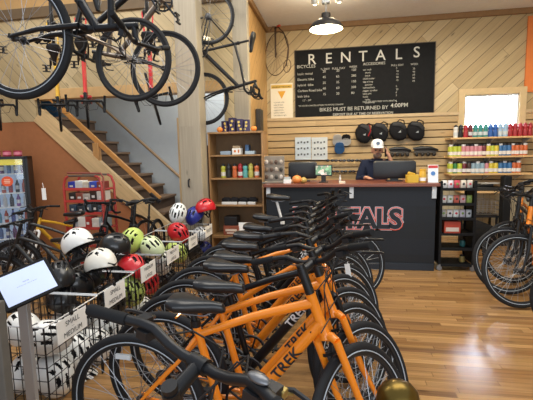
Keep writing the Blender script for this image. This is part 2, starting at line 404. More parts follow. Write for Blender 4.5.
# painted / cut lettering
def lettering(s, size, x, z, layers, parent, space=1.0, align='CENTER'):
    for i, (off, m) in enumerate(layers):
        mb = MB(); add_text(mb, s, size, TR(x, -.002-.0022*(i+1), z) @ WALLTXT, align, off, space)
        o = part('lettering', mb, m, parent, smooth=False)
        so = o.modifiers.new('s', 'SOLIDIFY'); so.thickness = .002
cx = (cL+cR)/2
sc0, sc1 = at(295, 229, Y=YC), at(400, 229, Y=YC)
lettering('RENTALS', .34, (sc0.x+sc1.x)/2-cx, sc0.z+.03, [(.034, mat('#c3cbd8', .6)), (.028, mat('#d8523a', .6)), (.016, mat('#c8ced9', .6)), (.012, NAVY)], ct, .95)
for px in (268.5, 351.5, 434):
    p = at(px, 191, Y=YC)
    t = tag(part('paper_tag_holder', MB().bx(-.026, .026, -.02, 0, -.09, .09), mat('#ccd2d6', .4, noise=.05), None, TR(p.x, YC-.003, p.z), bevel=.004),
            {268.5: 'pale grey bag dispenser at the left end of the counter front', 351.5: 'pale grey strip holder at the middle of the counter front', 434: 'pale grey strip holder at the right end of the counter front'}[px], 'holder')

# ================================================================== CHALKBOARD AND WALL THINGS
bl0, br1 = at(295.3, 51.3, Y=YB-.03), at(434, 113.8, Y=YB-.03)
cbx0, cbx1 = at(295.5, 85, Y=YB-.03).x, at(434.3, 78, Y=YB-.03).x
cbz0, cbz1 = at(365, 116.3, Y=YB-.03).z, at(365, 46.6, Y=YB-.03).z
CB = thing('chalkboard', 'long black chalkboard listing bicycle rentals in white chalk letters', 'chalkboard', (cbx0, YB-.03, cbz0))
BW, BH = cbx1-cbx0, cbz1-cbz0
part('board', MB().bx(0, BW, 0, .02, 0, BH), mat('#1b1c1e', .9, spec=.2, noise=.3), CB)
part('frame', MB().bx(-.012, 0, -.006, .022, -.012, BH+.012).bx(BW, BW+.012, -.006, .022, -.012, BH+.012).bx(0, BW, -.006, .022, BH, BH+.01).bx(0, BW, -.006, .022, -.012, 0), mat('#4a4035', .6), CB)
tx = MB()
def bt(s, size, u, v, align='LEFT', off=0, sp=1.0, mb=None): add_text(mb or tx, s, size, TR(u*BW, -.003, v*BH) @ WALLTXT, align, off, sp)
ttl = MB()
for i, ch in enumerate('RENTALS'): bt(ch, .245, .125+.125*i, .795+.012*(i > 5), 'CENTER', .001, mb=ttl)
part('title_lettering', ttl, mat('#c4c4be', .9), CB, smooth=False)
bt('BICYCLES', .075, .012, .745); bt('½ DAY', .05, .19, .70); bt('FULL DAY', .05, .275, .70); bt('WEEK', .05, .40, .71)
rows = [('basic rental', '20', '30', '120'), ('Electric bike', '45', '65', '280'), ('hybrid  bike', '25', '35', '150'), ('Carbon Road bike', '40', '60', '200'), ('kids bike', '15', '20', '80')]
for i, r in enumerate(rows):
    v = .645-.083*i; bt(r[0], .058, .015, v); bt(r[1], .055, .205, v+.02); bt(r[2], .055, .305, v+.02); bt(r[3], .055, .415, v+.02)
bt('12" - 24"', .045, .05, .255)
bt('ACCESSORIES', .062, .50, .735, sp=.95); bt('FULL DAY', .045, .70, .70); bt('WEEK', .045, .835, .70)
acc = ['car rack', '   trunk', '   hitch', 'child trailer', 'tag-a-long', '   pannier', 'helmet/lock', 'jogger stroller', 'seat pad', 'locks', '   cable', '   additional']
for i, s in enumerate(acc):
    v = .66-.043*i; bt(s, .042, .50, v)
    if i not in (5, 10): bt(str([5, 10, 15, 20, 15, 0, 5, 20, 8, 3, 0, 5][i]), .04, .735, v)
    if i < 5: bt(str([25, 40, 60, 80, 60][i]), .04, .85, v-.02)
bt('*24 HOUR CANCELLATION TO AVOID CHARGE', .036, .02, .178); bt('KIDS HELMETS FREE WITH RENTAL', .036, .50, .20)
bt('BIKES MUST BE RETURNED BY', .088, .18, .095, sp=.98); bt('4:00PM', .095, .70, .115, off=.001)
bt('DEPOSIT DUE AT TIME OF RESERVATION', .055, .5, .025, 'CENTER', .0008)
part('chalk_text', tx, CHALKDIM, CB, smooth=False)

# info poster
a, b = at(270.5, 84, Y=YB-.02), at(293, 118, Y=YB-.02)
PS = thing('safety_poster', 'white notice with a yellow header and yellow triangle left of the chalkboard', 'poster', (a.x, YB-.02, b.z)); pw, ph = b.x-a.x, a.z-b.z
part('sheet', MB().bx(0, pw, 0, .01, 0, ph), mat('#e4dcc8', .6), PS)
part('frame', MB().bx(-.008, 0, -.004, .012, 0, ph).bx(pw, pw+.008, -.004, .012, 0, ph).bx(-.008, pw+.008, -.004, .012, -.008, 0).bx(-.008, pw+.008, -.004, .012, ph, ph+.008), mat('#b9ab8a', .5), PS)
hd = MB(); add_text(hd, 'RULES OF THE ROAD', .034, TR(pw/2, -.004, ph*.88) @ WALLTXT, 'CENTER', .001); part('heading', hd, mat('#3a3022', .8), PS, smooth=False)
part('header_band', MB().bx(.01, pw-.01, -.002, 0, ph*.86, ph*.96), mat('#d8b24a', .7), PS)
part('yield_triangle', MB().prism([(pw*.32, ph*.78), (pw*.68, ph*.78), (pw*.5, ph*.56)], -.003, 0), mat('#d8a030', .7), PS)
bd = MB()
for i in range(6): add_text(bd, ['- ride with traffic', '- obey all signs', '- wear a helmet', '- signal all turns', '- yield to walkers', '- use a light at night'][i], .03, TR(pw*.1, -.004, ph*(.45-.075*i)) @ WALLTXT)
part('body_text', bd, INK, PS, smooth=False)

# orange panel at the right edge
a, b = at(528.5, 16, Y=YB-.03), at(527, 92, Y=YB-.03)
tag(part('orange_banner', MB().bx(a.x, a.x+1.2, YB-.035, YB-.005, b.z, a.z), mat('#d97a38', .6), bevel=.004), 'plain orange sign panel on the boards at the right edge above the window', 'sign')

# wire penny farthing on the wall
PF = thing('wall_bicycle_ornament', 'rusty wire high wheel bicycle ornament hanging left of the chalkboard', 'ornament', tuple(at(276.5, 54, Y=YB-.30)), R(-47))
W1 = MB(); rw = .345
W1.ring(rw, .007, 48, 6)
part('large_wheel', W1, mat('#4a3322', .6, .4), PF)
sp = MB()
for i in range(16): a_ = 2*PI*i/16; sp.tube([(0, 0, 0), (rw*math.cos(a_), 0, rw*math.sin(a_))], .0022, 4)
part('spokes', sp, mat('#5c4430', .6, .4), PF)
W2 = MB().ring(.1, .006, 24, 6, (.3, 0, -.25))
for i in range(8): a_ = 2*PI*i/8; W2.tube([(.3, 0, -.25), (.3+.1*math.cos(a_), 0, -.25+.1*math.sin(a_))], .002, 4)
part('small_wheel', W2, mat('#4a3322', .6, .4), PF)
part('spine', MB().tube([(0, -.02, .42), (.1, -.02, .4), (.25, -.02, .27), (.36, -.02, .02), (.3, -.02, -.25)], .009, 8).tube([(0, -.02, .42), (0, -.02, -.06)], .013, 8), mat('#3a2a20', .5, .5), PF)
part('handlebar', MB().tube([(-.06, -.08, .38), (-.03, -.05, .44), (.02, 0, .43), (-.03, .02, .44), (-.06, .04, .38)], .008, 6), mat('#4a3322', .5, .4), PF)
part('saddle', MB().ball((.1, -.02, .42), (.06, .02, .02), 12, 8), mat('#a83a2a', .5), PF)

# product cards on slatwall
for i, (xa, xb) in enumerate(((295, 311), (311.5, 327.5))):
    a, b = at(xa, 137.5, Y=YB-.06), at(xb, 159.5, Y=YB-.06)
    t = thing('product_card', '%s pale card of small dark parts above the left monitor' % ('left' if i == 0 else 'right'), 'display card', (a.x, YB-.06, b.z), group='cards on the slat wall')
    W_, H_ = b.x-a.x, a.z-b.z
    part('backing', MB().bx(0, W_, 0, .015, 0, H_), mat(('#c3d1de', '#c9d0d4')[i], .5), t)
    g = MB()
    for r_ in range(3):
        for c_ in range(4): g.box((W_*(.2+.2*c_), -.004, H_*(.22+.27*r_)+.01*(c_ % 2)), (W_*.1, .008, .03))
    part('fittings', g, mat('#4a4f55', .5), t)
# caps
def cap_mesh(side=1):
    mb = MB(); mb.T = Matrix.Identity(4)
    prof = [(.085, 0), (.088, .03), (.08, .07), (.055, .1), (.02, .112), (0.0001, .114)]
    mb.lathe(prof, 20); return mb
def cap(loc, col, lab, brim=None, tilt=-.9, s=1.0):
    t = thing('baseball_cap', lab, 'cap', mtx=TR(*loc) @ RX(tilt) @ Matrix.Scale(s, 4), group=None)
    part('crown', cap_mesh(), fabric(col), t)
    b = MB(); b.prism([(-.07, -.05), (.07, -.05), (.075, -.11), (.05, -.15), (0, -.162), (-.05, -.15), (-.075, -.11)], 0, .006, 'XY'); part('brim', b, fabric(brim or col), t, bevel=.002)
    part('button', MB().ball((0, 0, .114), .008, 8, 6), fabric(col), t)
    return t
cap(at(339.5, 150, Y=YB-.14), '#3f6ea8', 'blue cap hanging on the slat wall right of the product cards', '#3f6ea8')
cap(at(337.5, 142, Y=YB-.13), '#d6d2c8', 'cream cap hanging above the blue cap on the slat wall', '#d6d2c8')
cap(at(346, 142, Y=YB-.13), '#dedbd2', 'white and black cap hanging right of the blue cap', '#2c2c2e')
# sunglasses rows
rk = thing('sunglasses_rack', 'clear two row rack of sunglasses on the slat wall behind the counter', 'rack', tuple(at(344, 172, Y=YB-.1)))
part('rail', MB().bx(-.36, .36, -.01, .01, -.16, -.15).bx(-.36, .36, -.01, .01, .06, .07).bx(-.36, -.35, 0, .06, -.2, .1).bx(.35, .36, 0, .06, -.2, .1), mat('#8c8270', .4), rk)
def glasses_mesh(col):
    mb = MB(); mb.mi = 0
    for s in (-1, 1):
        mb.ball((s*.034, 0, 0), (.03, .006, .021), 14, 8); mb.tube([(s*.062, 0, .008), (s*.07, .05, .006), (s*.068, .12, -.01)], .003, 6)
    mb.tube([(-.01, 0, .006), (.01, 0, .006)], .004, 6); return mb.mesh('sunglasses', mat(col, .15, coat=.5))
for r_ in range(2):
    for c_ in range(5):
        p = at(330+c_*8.2+r_*1.5, 160.5+r_*11, Y=YB-.13)
        cc = ['#1c1a1a', '#33241c', '#2a2a30'][(c_+r_) % 3]
        o = link('sunglasses', cached('gl'+cc, lambda: glasses_mesh(cc)), None, TR(*p) @ Matrix.Scale(1.15, 4))
        tag(o, 'dark sunglasses, %s from left in the %s row of the wall rack' % (ORD[c_], ['upper', 'lower'][r_]), 'sunglasses', 'sunglasses behind the counter')
# saddle bags
def hip_pack(px, py, lab, red, rot):
    p = at(px, py, Y=YB-.12)
    t = thing('saddle_bag', lab, 'bag', mtx=TR(*p) @ RY(rot+.35) @ Matrix.Scale(.98, 4), group='black bags hanging in a row over the counter')
    mb = MB(); mb.loft([(-.15, 0, .03, .035, .05, .05), (-.12, 0, .02, .06, .11, .1), (-.04, 0, 0, .075, .16, .15), (.05, 0, -.01, .075, .15, .15), (.12, 0, -.02, .06, .1, .11), (.155, 0, -.03, .03, .04, .06)], 14)
    part('pouch', mb, fabric('#1d1d20'), t)
    part('flap', MB().loft([(-.12, -.05, .07, .02, .05, .02), (0, -.065, .09, .025, .07, .02), (.11, -.05, .05, .02, .05, .02)], 10), mat('#141417', .6), t)
    if red: part('red_trim', MB().tube([(0, -.07, .17), (.07, -.075, .1), (.09, -.07, 0)], .009, 6), fabric('#a3262c'), t)
    part('badge', MB().prism([(.0, -.03), (.045, -.02), (.03, .015)], -.085, -.078), mat('#9aa0a4', .4), t)
    part('hanging_strap', MB().tube([(-.06, 0, .13), (-.02, .0, .19), (.05, 0, .19), (.08, 0, .12)], .01, 6), fabric('#111113'), t)
hip_pack(363.5, 133.5, 'black bag with red trim, leftmost of four hanging over the counter', True, .25)
hip_pack(379.5, 132.5, 'black bag with pale badge, second of four hanging from the left', False, .1)
hip_pack(398, 131, 'black bag with pale badge, third of four hanging from the left', False, -.12)
hip_pack(415.5, 131, 'black bag with pale badge, rightmost of four over the counter', False, .05)
# black fenders / shoes on lower hooks
for i, (xa, xb, yy, lb) in enumerate(((389, 411, 150, 'long black folded mudguard pack, left one below the black bags'), (413, 438, 149.5, 'long black folded mudguard pack, right one below the black bags'))):
    a, b = at(xa, yy, Y=YB-.1), at(xb, yy+1, Y=YB-.1); L_ = b.x-a.x
    t = thing('mudguard_pack', lb, 'mudguard', tuple(a), group='black packs on slat wall hooks')
    part('blade', MB().loft([(0, 0, .01, .03, .02, .015), (L_*.3, 0, .02, .05, .035, .02), (L_*.7, 0, .015, .05, .035, .02), (L_, 0, -.02, .03, .02, .015)], 12), mat('#1a1b1e', .35), t)
    part('backing_card', MB().bx(L_*.05, L_*.95, .01, .02, -.06, .0), mat('#55504a', .6), t)
    g = MB()
    for k in range(4): g.ball((L_*(.15+.23*k), -.01, -.085), (.032, .03, .035), 10, 8)
    part('hanging_reels', g, mat('#24211f', .5), t)

# bottle shelves on right
def bottle_mesh(col, capc, kind, lab='#efefef'):
    mb = MB()
    if kind == 'bottle':
        mb.lathe([(.033, 0), (.036, .008), (.036, .09), (.031, .105), (.031, .115), (.036, .13), (.036, .155), (.03, .17), (.028, .172)], 18)
        mb.mi = 1; mb.lathe([(.032, .172), (.032, .19), (.016, .195), (.015, .207), (.0001, .209)], 16)
        mb.mi = 2; mb.lathe([(.0366, .03), (.0366, .085)], 18)
    elif kind == 'tub':
        mb.lathe([(.034, 0), (.037, .006), (.037, .15), (.033, .162), (.03, .165)], 18)
        mb.mi = 1; mb.lathe([(.0345, .163), (.0345, .188), (.031, .192), (.0001, .193)], 18)
        mb.mi = 2; mb.lathe([(.0376, .02), (.0376, .075)], 18)
    else:
        mb.lathe([(.026, 0), (.031, .008), (.031, .13), (.014, .175), (.013, .2)], 16)
        mb.mi = 1; mb.lathe([(.015, .198), (.015, .218), (.0001, .22)], 14)
        mb.mi = 2; mb.lathe([(.0316, .05), (.0316, .11)], 16)
    return mb.mesh('bottle', [mat(col, .3), mat(capc, .35), mat(lab, .5)])
def mute(h, k=.22):
    h = h.lstrip('#'); h = h if len(h) == 6 else ''.join(c*2 for c in h); c = [int(h[i:i+2], 16) for i in (0, 2, 4)]; g = sum(c)/3*.85
    return '#%02x%02x%02x' % tuple(int(x*(1-k)+g*k) for x in c)
def bottle(p, col, capc, kind, label, cat='bottle', group=None, s=1.0, lab='#e6e4df', name='water_bottle'):
    col, capc, lab = mute(col), mute(capc), mute(lab, .3)
    me = cached(('b', col, capc, kind, lab), lambda: bottle_mesh(col, capc, kind, lab))
    o = link(name, me, None, TR(*p) @ RZ(random.random()*6) @ Matrix.Scale(s, 4)); return tag(o, label, cat, group)
CN = {'#1f1f22': 'black', '#e9e9e6': 'white', '#c3202b': 'red', '#2b9a94': 'teal', '#1c5fc4': 'blue', '#9cc6e8': 'pale blue', '#c9d62e': 'lime', '#d9828e': 'pink', '#e8cf2f': 'yellow', '#2f6fb0': 'blue',
      '#e2662a': 'orange', '#4a2f26': 'brown', '#2f8a3c': 'green', '#8fb0c4': 'grey blue', '#7d2230': 'maroon'}
ys = [7.0-.06]
tops = [at(490, 137, Y=7.0).z, at(490, 155.7, Y=7.0).z, at(490, 172.7, Y=7.0).z]
names3 = ['top', 'middle', 'bottom']
cols3 = [['#e9e9e6', '#1f1f22', '#c3202b', '#7d2230', '#2b9a94', '#2b9a94', '#2b9a94', '#1c5fc4', '#1c5fc4', '#9cc6e8', '#9cc6e8', '#c3202b', '#c3202b', '#c3202b', '#c3202b', '#c3202b'],
         ['#c9d62e', '#c9d62e', '#c9d62e', '#d9828e', '#d9828e', '#d9828e', '#d9828e', '#d9828e', '#7d2230', '#e8cf2f', '#c9d62e', '#e8cf2f', '#2f6fb0', '#2f6fb0', '#2f6fb0', '#e2662a', '#e2662a', '#e2662a', '#e2662a'],
         ['#c9d62e', '#2f8a3c', '#c9d62e', '#7d2230', '#4a2f26', '#8fb0c4', '#8fb0c4', '#8fb0c4', '#d9828e', '#e8cf2f', '#e8cf2f', '#2f6fb0', '#2f6fb0', '#2f6fb0', '#e2662a', '#e2662a']]
rngs = [(455, 529), (451, 525), (451, 519)]
for r_ in range(3):
    x0, x1 = at(448, 155, Y=6.95).x, at(536 if r_ == 0 else 530, 155, Y=6.95).x
    sh = thing('wall_shelf', 'pale wooden wall shelf of colourful bottles, %s of the three beside the window' % names3[r_], 'shelf', (0, YB, tops[r_]), group='bottle shelves')
    part('board', MB().bx(x0, x1, -.37, -.03, -.028, 0), SHELFM, sh, bevel=.003)
    for k in range(3):
        bxp = x0+.12+(x1-x0-.24)*k/2
        part('bracket', MB().prism([(-.03, -.03), (-.33, -.03), (-.03, -.12)], bxp, bxp+.012, 'YZ'), WHITE, sh)
    cs = cols3[r_]
    for i, c_ in enumerate(cs):
        px = rngs[r_][0] + (rngs[r_][1]-rngs[r_][0])*i/(len(cs)-1)
        X_ = at(px, 150, Y=6.93).x
        dark = c_ in ('#c3202b', '#1c5fc4', '#1f1f22')
        bottle((X_, 6.93+random.uniform(-.01, .01), tops[r_]+.001), c_, '#24242a' if (i % 3 and r_) or c_ == '#e9e9e6' else (c_ if r_ == 0 else '#dddddd'), 'bottle' if r_ == 0 else 'tub',
               '%s bottle on the %s wall shelf by the window, %s from the left' % (CN[c_], names3[r_], ORD[i]), group='bottles on the %s wall shelf' % names3[r_], s=.98,
               lab={0: '#cfd8de', 1: '#ece4dc', 2: '#e4e4e4'}[r_] if not (r_ == 0 and dark) else c_)
        if r_ and i < len(cs):
            bottle((X_+.02, 6.93+.14, tops[r_]+.001), c_, '#24242a', 'tub', '%s bottle in the back row of the %s wall shelf, %s from the left' % (CN[c_], names3[r_], ORD[i]), group='back row bottles on the %s wall shelf' % names3[r_], s=.95, lab='#ece4dc')
# low shelf with tray
a, b = at(459, 190.5, Y=6.9), at(506, 190.5, Y=6.9)
sh = thing('wall_shelf', 'short pale shelf holding a dark tray behind the candy cart', 'shelf', (a.x, YB, a.z))
part('board', MB().bx(0, b.x-a.x, -.45, -.03, -.03, 0), SHELFM, sh, bevel=.003)
tag(part('parts_tray', MB().bx(a.x+.15, a.x+.62, 6.8, 7.05, a.z, a.z+.06).bx(a.x+.22, a.x+.5, 6.85, 7.0, a.z+.06, a.z+.11), mat('#24231f', .5), bevel=.01), 'dark tray of small parts on the short low shelf', 'tray')
tag(part('manual_booklet', MB().box((a.x+.42, 6.86, a.z+.122), (.28, .16, .02), Matrix.Rotation(.08, 3, 'Z')), mat('#b3aea4', .6)), 'grey booklet lying on the dark tray', 'booklet')
p = at(508.5, 176, Y=6.6)
spk = thing('display_stand', 'tall black display pillar between the low shelf and the right bicycles', 'stand', (p.x, 6.6, 0))
part('column', MB().bx(-.06, .06, 0, .16, .04, p.z), BLACKM, spk, bevel=.02); part('base', MB().bx(-.14, .14, -.08, .28, 0, .04), BLACK, spk, bevel=.01)
tag(part('equipment_case', MB().loft([(1.86, 6.4, .14, .12, .12, .139), (1.91, 6.4, .17, .17, .2, .165), (2.1, 6.4, .18, .19, .24, .175), (2.3, 6.4, .16, .16, .18, .155)], 14), fabric('#1a1a1c')), 'black soft duffel bag on the floor behind the candy cart', 'bag')
wb = thing('wire_basket', 'chrome wire basket standing against the beadboard behind the right bicycles', 'basket', (2.28, 6.93, .432))
g = MB()
for k in range(4): z_ = .02+.07*k; g.tube([(-.25, -.16, z_), (.25, -.16, z_), (.25, .16, z_), (-.25, .16, z_)], .004, 6, True)
for k in range(9): x_ = -.25+.0625*k; g.tube([(x_, -.16, .23), (x_, -.16, .02), (x_, .16, .02), (x_, .16, .23)], .003, 5)
part('wires', g, CHROME, wb)
ls = thing('basket_stand', 'low dark stand carrying the wire basket behind the right bicycles', 'stand', (2.28, 6.93, 0))
part('top', MB().bx(-.25, .25, -.17, .17, .4, .43), BLACK, ls)
for sx in (-1, 1):
    for sy in (-1, 1): part('leg', MB().bx(sx*.22-.015, sx*.22+.015, sy*.14-.015, sy*.14+.015, 0, .4), BLACK, ls)
# things on the side wall left of poster
pf = thing('framed_pictures', 'dark framed picture strip on the narrow wall above the counter end', 'picture', tuple(at(259, 128, Y=6.2)))
part('frame', MB().bx(-.02, .05, -.12, .12, -.28, .28), mat('#2e2a26', .5), pf)

# counter top things
def on_counter(px, dy=.15): return at(px, 180, Y=YC+dy).x
def monitor(name, px0, px1, py0, dy, lab, rz):
    a, b = at(px0, py0, Y=YC+dy), at(px1, py0, Y=YC+dy); W_ = b.x-a.x; H_ = a.z-cz-.02
    t = thing(name, lab, 'monitor', ((a.x+b.x)/2, YC+dy, cz), rz)
    part('back_shell', MB().loft([(-W_/2, 0, H_/2+.035, .015, H_/2-.02, H_/2-.02), (-W_/2+.03, 0, H_/2+.035, .02, H_/2, H_/2), (W_/2-.03, 0, H_/2+.035, .02, H_/2, H_/2), (W_/2, 0, H_/2+.035, .015, H_/2-.02, H_/2-.02)], 20), mat('#17191d', .42), t)
    part('stand', MB().bx(-.05, .05, .0, .04, .01, H_*.6).bx(-.1, .1, -.06, .1, 0, .012), BLACK, t, bevel=.004)
    part('screen', MB().bx(-W_/2+.03, W_/2-.03, .018, .0225, .06, H_-.0), mat('#5577aa', .2), t)
monitor('desktop_monitor', 288.5, 317, 163, .45, 'black desktop monitor seen from behind at the left of the counter', .05)
monitor('desktop_monitor', 373.5, 416, 162, .34, 'wide black desktop monitor in front of the person in the white cap', .0)
p = at(323.5, 172, Y=YC+.22)
t = thing('payment_tablet', 'small tablet with a coloured screen on a stand at the counter', 'tablet', (p.x, YC+.22, cz))
part('stand', MB().bx(-.03, .03, -.02, .05, .012, .1).bx(-.06, .06, -.05, .08, 0, .012), BLACK, t, bevel=.004)
T_ = TR(0, -.01, .16) @ RX(R(-12))
part('casing', MB().bx(-.115, .115, 0, .014, -.075, .075), BLACK, t, T_, bevel=.006)
def screenmat():
    m = mat('#c7b8b0', .5, emit=.35, noise=.061); nt = m.node_tree; b = nt.nodes['Principled BSDF']
    v = nt.nodes.new('ShaderNodeTexVoronoi'); v.inputs['Scale'].default_value = 26
    tc = nt.nodes.new('ShaderNodeTexCoord'); nt.links.new(tc.outputs['Object'], v.inputs['Vector'])
    r_ = nt.nodes.new('ShaderNodeValToRGB'); e = r_.color_ramp.elements; e[0].color = lin('#7fb08a'); e[1].color = lin('#c9485a'); e.new(.55).color = lin('#3c5a48'); e.new(.8).color = lin('#d8c8c0')
    sc_ = nt.nodes.new('ShaderNodeSeparateColor'); nt.links.new(v.outputs['Color'], sc_.inputs[0]); nt.links.new(sc_.outputs[0], r_.inputs[0]); nt.links.new(r_.outputs[0], b.inputs['Base Color']); nt.links.new(r_.outputs[0], b.inputs['Emission Color']); return m
part('screen', MB().bx(-.1, .1, -.003, 0, -.06, .06), screenmat(), t, T_)
def pumpkin(p, r, col, lab, face=False):
    t = thing('mini_pumpkin', lab, 'pumpkin', tuple(p))
    mb = MB(); vs = []; seg, rings = 32, 12
    for i in range(rings+1):
        th = PI*i/rings
        for k in range(seg):
            a_ = 2*PI*k/seg; q = 1-.08*abs(math.sin(a_*4)); vs.append((r*q*math.sin(th)*math.cos(a_), r*q*math.sin(th)*math.sin(a_), r*.85+r*.85*math.cos(th)))
    mb.add(vs, [(i*seg+k, (i+1)*seg+k, (i+1)*seg+(k+1) % seg, i*seg+(k+1) % seg) for i in range(rings) for k in range(seg)])
    part('flesh', mb, mat(col, .5, noise=.1), t); part('stem', MB().tube([(0, 0, r*1.6), (.004, 0, r*1.85), (.012, 0, r*2.0)], r*.13, 6), mat('#5d5a34', .8), t)
pumpkin((on_counter(296.8, .1), YC+.1, cz), .062, '#e8904a', 'pale orange ceramic pumpkin on the counter, the larger of two')
pumpkin((on_counter(303.5, .12), YC+.12, cz), .045, '#b59a54', 'small olive gourd beside the orange pumpkin on the counter')
p = (on_counter(287.5, .12), YC+.12, cz)
t = thing('card_holder', 'white business card box left of the orange pumpkin', 'card holder', p)
part('box', MB().bx(-.05, .05, -.03, .03, 0, .05), WHITE, t, bevel=.003); part('cards', MB().bx(-.04, .04, -.02, .02, .05, .085), mat('#b8c0c0', .6), t)
p = at(340, 178, Y=YC+.2)
bottle((p.x, YC+.2, cz), '#dfe3e3', '#f4f4f4', 'drink', 'small white pump bottle on the counter beside the tablet', name='pump_bottle', s=.45)
tag(part('note_block', MB().bx(on_counter(342)-.04, on_counter(342)+.04, YC+.03, YC+.09, cz, cz+.025), mat('#e6dcc6', .7), bevel=.002), 'cream note block on the counter left of the middle', 'note block')
p = (on_counter(412, .12), YC+.12, cz)
t = thing('snack_box', 'yellow snack box on the counter right of the wide monitor', 'box', p, .15)
part('carton', MB().bx(-.07, .07, -.04, .04, 0, .095), mat('#d8b23a', .5), t, bevel=.003); part('packets', MB().box((-.01, 0, .105), (.09, .05, .04), Matrix.Rotation(.3, 3, 'Y')), mat('#c89e28', .4), t, bevel=.01)
p = (on_counter(422.5, .12), YC+.12, cz)
t = thing('snack_jar', 'yellow lidded jar with a white label on the counter', 'jar', p)
part('jar', MB().lathe([(.036, 0), (.04, .01), (.04, .12), (.034, .14)], 18), mat('#e0b445', .4), t); part('lid', MB().lathe([(.036, .14), (.036, .165), (.0001, .168)], 18), mat('#d9a52e', .4), t)
part('label', MB().lathe([(.0406, .02), (.0406, .06)], 18), WHITE, t)
p = (on_counter(433, .1), YC+.1, cz)
t = thing('counter_sign', 'white counter sign with a red band in a clear stand', 'sign', p)
part('sheet', MB().bx(-.06, .06, -.004, .004, .005, .215), mat('#e9eef2', .4), t, RX(R(-6))); part('red_band', MB().bx(-.055, .055, -.006, -.004, .175, .208), mat('#c83c38', .5), t, RX(R(-6)))
part('blue_badge', MB().lathe([(.026, -.0075), (.026, -.004)], 20, (0, 0, .11), 'Y'), mat('#4f86c8', .5), t, RX(R(-6)))
part('base', MB().bx(-.06, .06, -.03, .03, 0, .006), mat('#d7e0e4', .2), t)
# sunglasses / trinket spinner on left end of the counter
p = (on_counter(274, .2), YC+.22, cz)
t = thing('keyring_spinner', 'grey pegboard stand hung with small trinkets at the left end of the counter', 'display stand', p)
part('panel', MB().bx(-.14, .14, 0, .02, 0, .36), mat('#8d8478', .6, noise=.3), t, bevel=.004)
part('base', MB().bx(-.15, .15, -.1, .1, 0, .02), mat('#7a736a', .6), t, bevel=.004)
for i in range(12):
    c_ = ['#5a463a', '#b0a69a', '#3a3836', '#c2bab2', '#7b6a5a'][i % 5]
    part('trinket', MB().ball(((i % 4-1.5)*.065, -.02, .08+.1*(i//4)), (.024, .012, .03), 10, 8), mat(c_, .5), t)

# ================================================================== PENDANT LAMP
lp = at(326, 27, Y=5.2)
PL = thing('pendant_lamp', 'dark brown metal warehouse pendant lamp glowing over the counter', 'lamp', tuple(lp))
sh = MB().lathe([(.03, .17), (.055, .16), (.058, .10), (.1, .085), (.17, .045), (.205, .0), (.21, -.03), (.205, -.03), (.198, 0), (.165, .037), (.1, .075), (.05, .09)], 36, caps=False)
part('lamp_shade', sh, mat('#1c1714', .5, 0, 0, .3), PL)
part('inner_reflector', MB().lathe([(.2, -.028), (.194, -.002), (.163, .034), (.1, .072), (.045, .086)], 36, caps=False), mat('#f5efe0', .4), PL)
part('bulb', MB().ball((0, 0, .02), (.055, .055, .06), 16, 12), mat('#fff0cc', .5, emit=26), PL)
part('cord', MB().tube([(0, 0, .17), (0, 0, CZ-lp.z+.35)], .006, 6), STEEL, PL)
part('junction_box', MB().bx(-.05, .05, -.03, .03, .27, .33), mat('#8d8f90', .4, .6), PL, bevel=.01)
l = bpy.data.lights.new('pendant_bulb_light', 'POINT'); l.energy = 42; l.color = (1, .82, .5); l.shadow_soft_size = .05
o = bpy.data.objects.new('pendant_bulb_light', l); COL.objects.link(o); o.location = lp + Vector((0, 0, -.06))
for i, (xx, yy) in enumerate(((-.14, 0), (.16, .05))):
    t = thing('track_spotlight', 'small silver spotlight above the pendant lamp, %s one' % ('left', 'right')[i], 'spotlight', (lp.x+xx, lp.y+.1+yy, lp.z+.36+.02*i))
    part('lamp_head', MB().lathe([(.02, .06), (.035, .04), (.045, 0), (.045, -.04), (.038, -.04)], 16), mat('#c9c5ba', .35, .6), t, RX(.5)); part('bulb', MB().ball((0, .015, -.028), .03, 10, 8), mat('#fff2d0', .4, emit=8), t)
    part('arm', MB().tube([(0, 0, .05), (0, 0, .45)], .006, 6), STEEL, t)
    l = bpy.data.lights.new('track_light', 'POINT'); l.energy = 9; l.color = (1, .8, .5); l.shadow_soft_size = .03
    o = bpy.data.objects.new('track_light', l); COL.objects.link(o); o.location = Vector(t.location)+Vector((0, .35, .05))

# ================================================================== BICYCLES
RW = .345
def tyre_mesh(r, fat, knob):
    mb = MB(); rr = fat
    mb.ring(r-rr, rr, 60, 12)
    if knob:
        for i in range(64):
            a = 2*PI*i/64
            for y in (-.6, 0, .6):
                aa = a + (PI/64 if y == 0 else 0); rad = r - rr + rr*math.cos(y)*1.02
                mb.box((rad*math.cos(aa), rr*math.sin(y), rad*math.sin(aa)), (.012, .012, .016), Matrix.Rotation(-aa, 3, 'Y'))
    return mb.mesh('tyre', RUBBER)
def stripe_mesh(r, fat):
    mb = MB()
    for s in (-1, 1): mb.ring(r-fat*1.72, .0026, 60, 5, (0, s*fat*.80, 0))
    return mb.mesh('reflective_stripe', STRIPE)
def rim_mesh(r, fat, m):
    mb = MB(); ro = r-2*fat+.004
    mb.lathe([(ro, -.011), (ro, .011), (ro-.018, .009), (ro-.022, 0), (ro-.018, -.009), (ro, -.011)], 60, axis='Y'); return mb.mesh('rim', m)
def spokes_mesh(r, fat, n=28):
    mb = MB(); ro = r-2*fat-.015
    for i in range(n):
        a = 2*PI*i/n; b = a + (.9 if i % 4 < 2 else -.9); y = .03 if i % 2 else -.03
        mb.tube([(.022*math.cos(b), y, .022*math.sin(b)), (ro*math.cos(a), 0, ro*math.sin(a))], .0015, 4)
    return mb.mesh('spokes', mat('#9a9ca0', .35, .8))
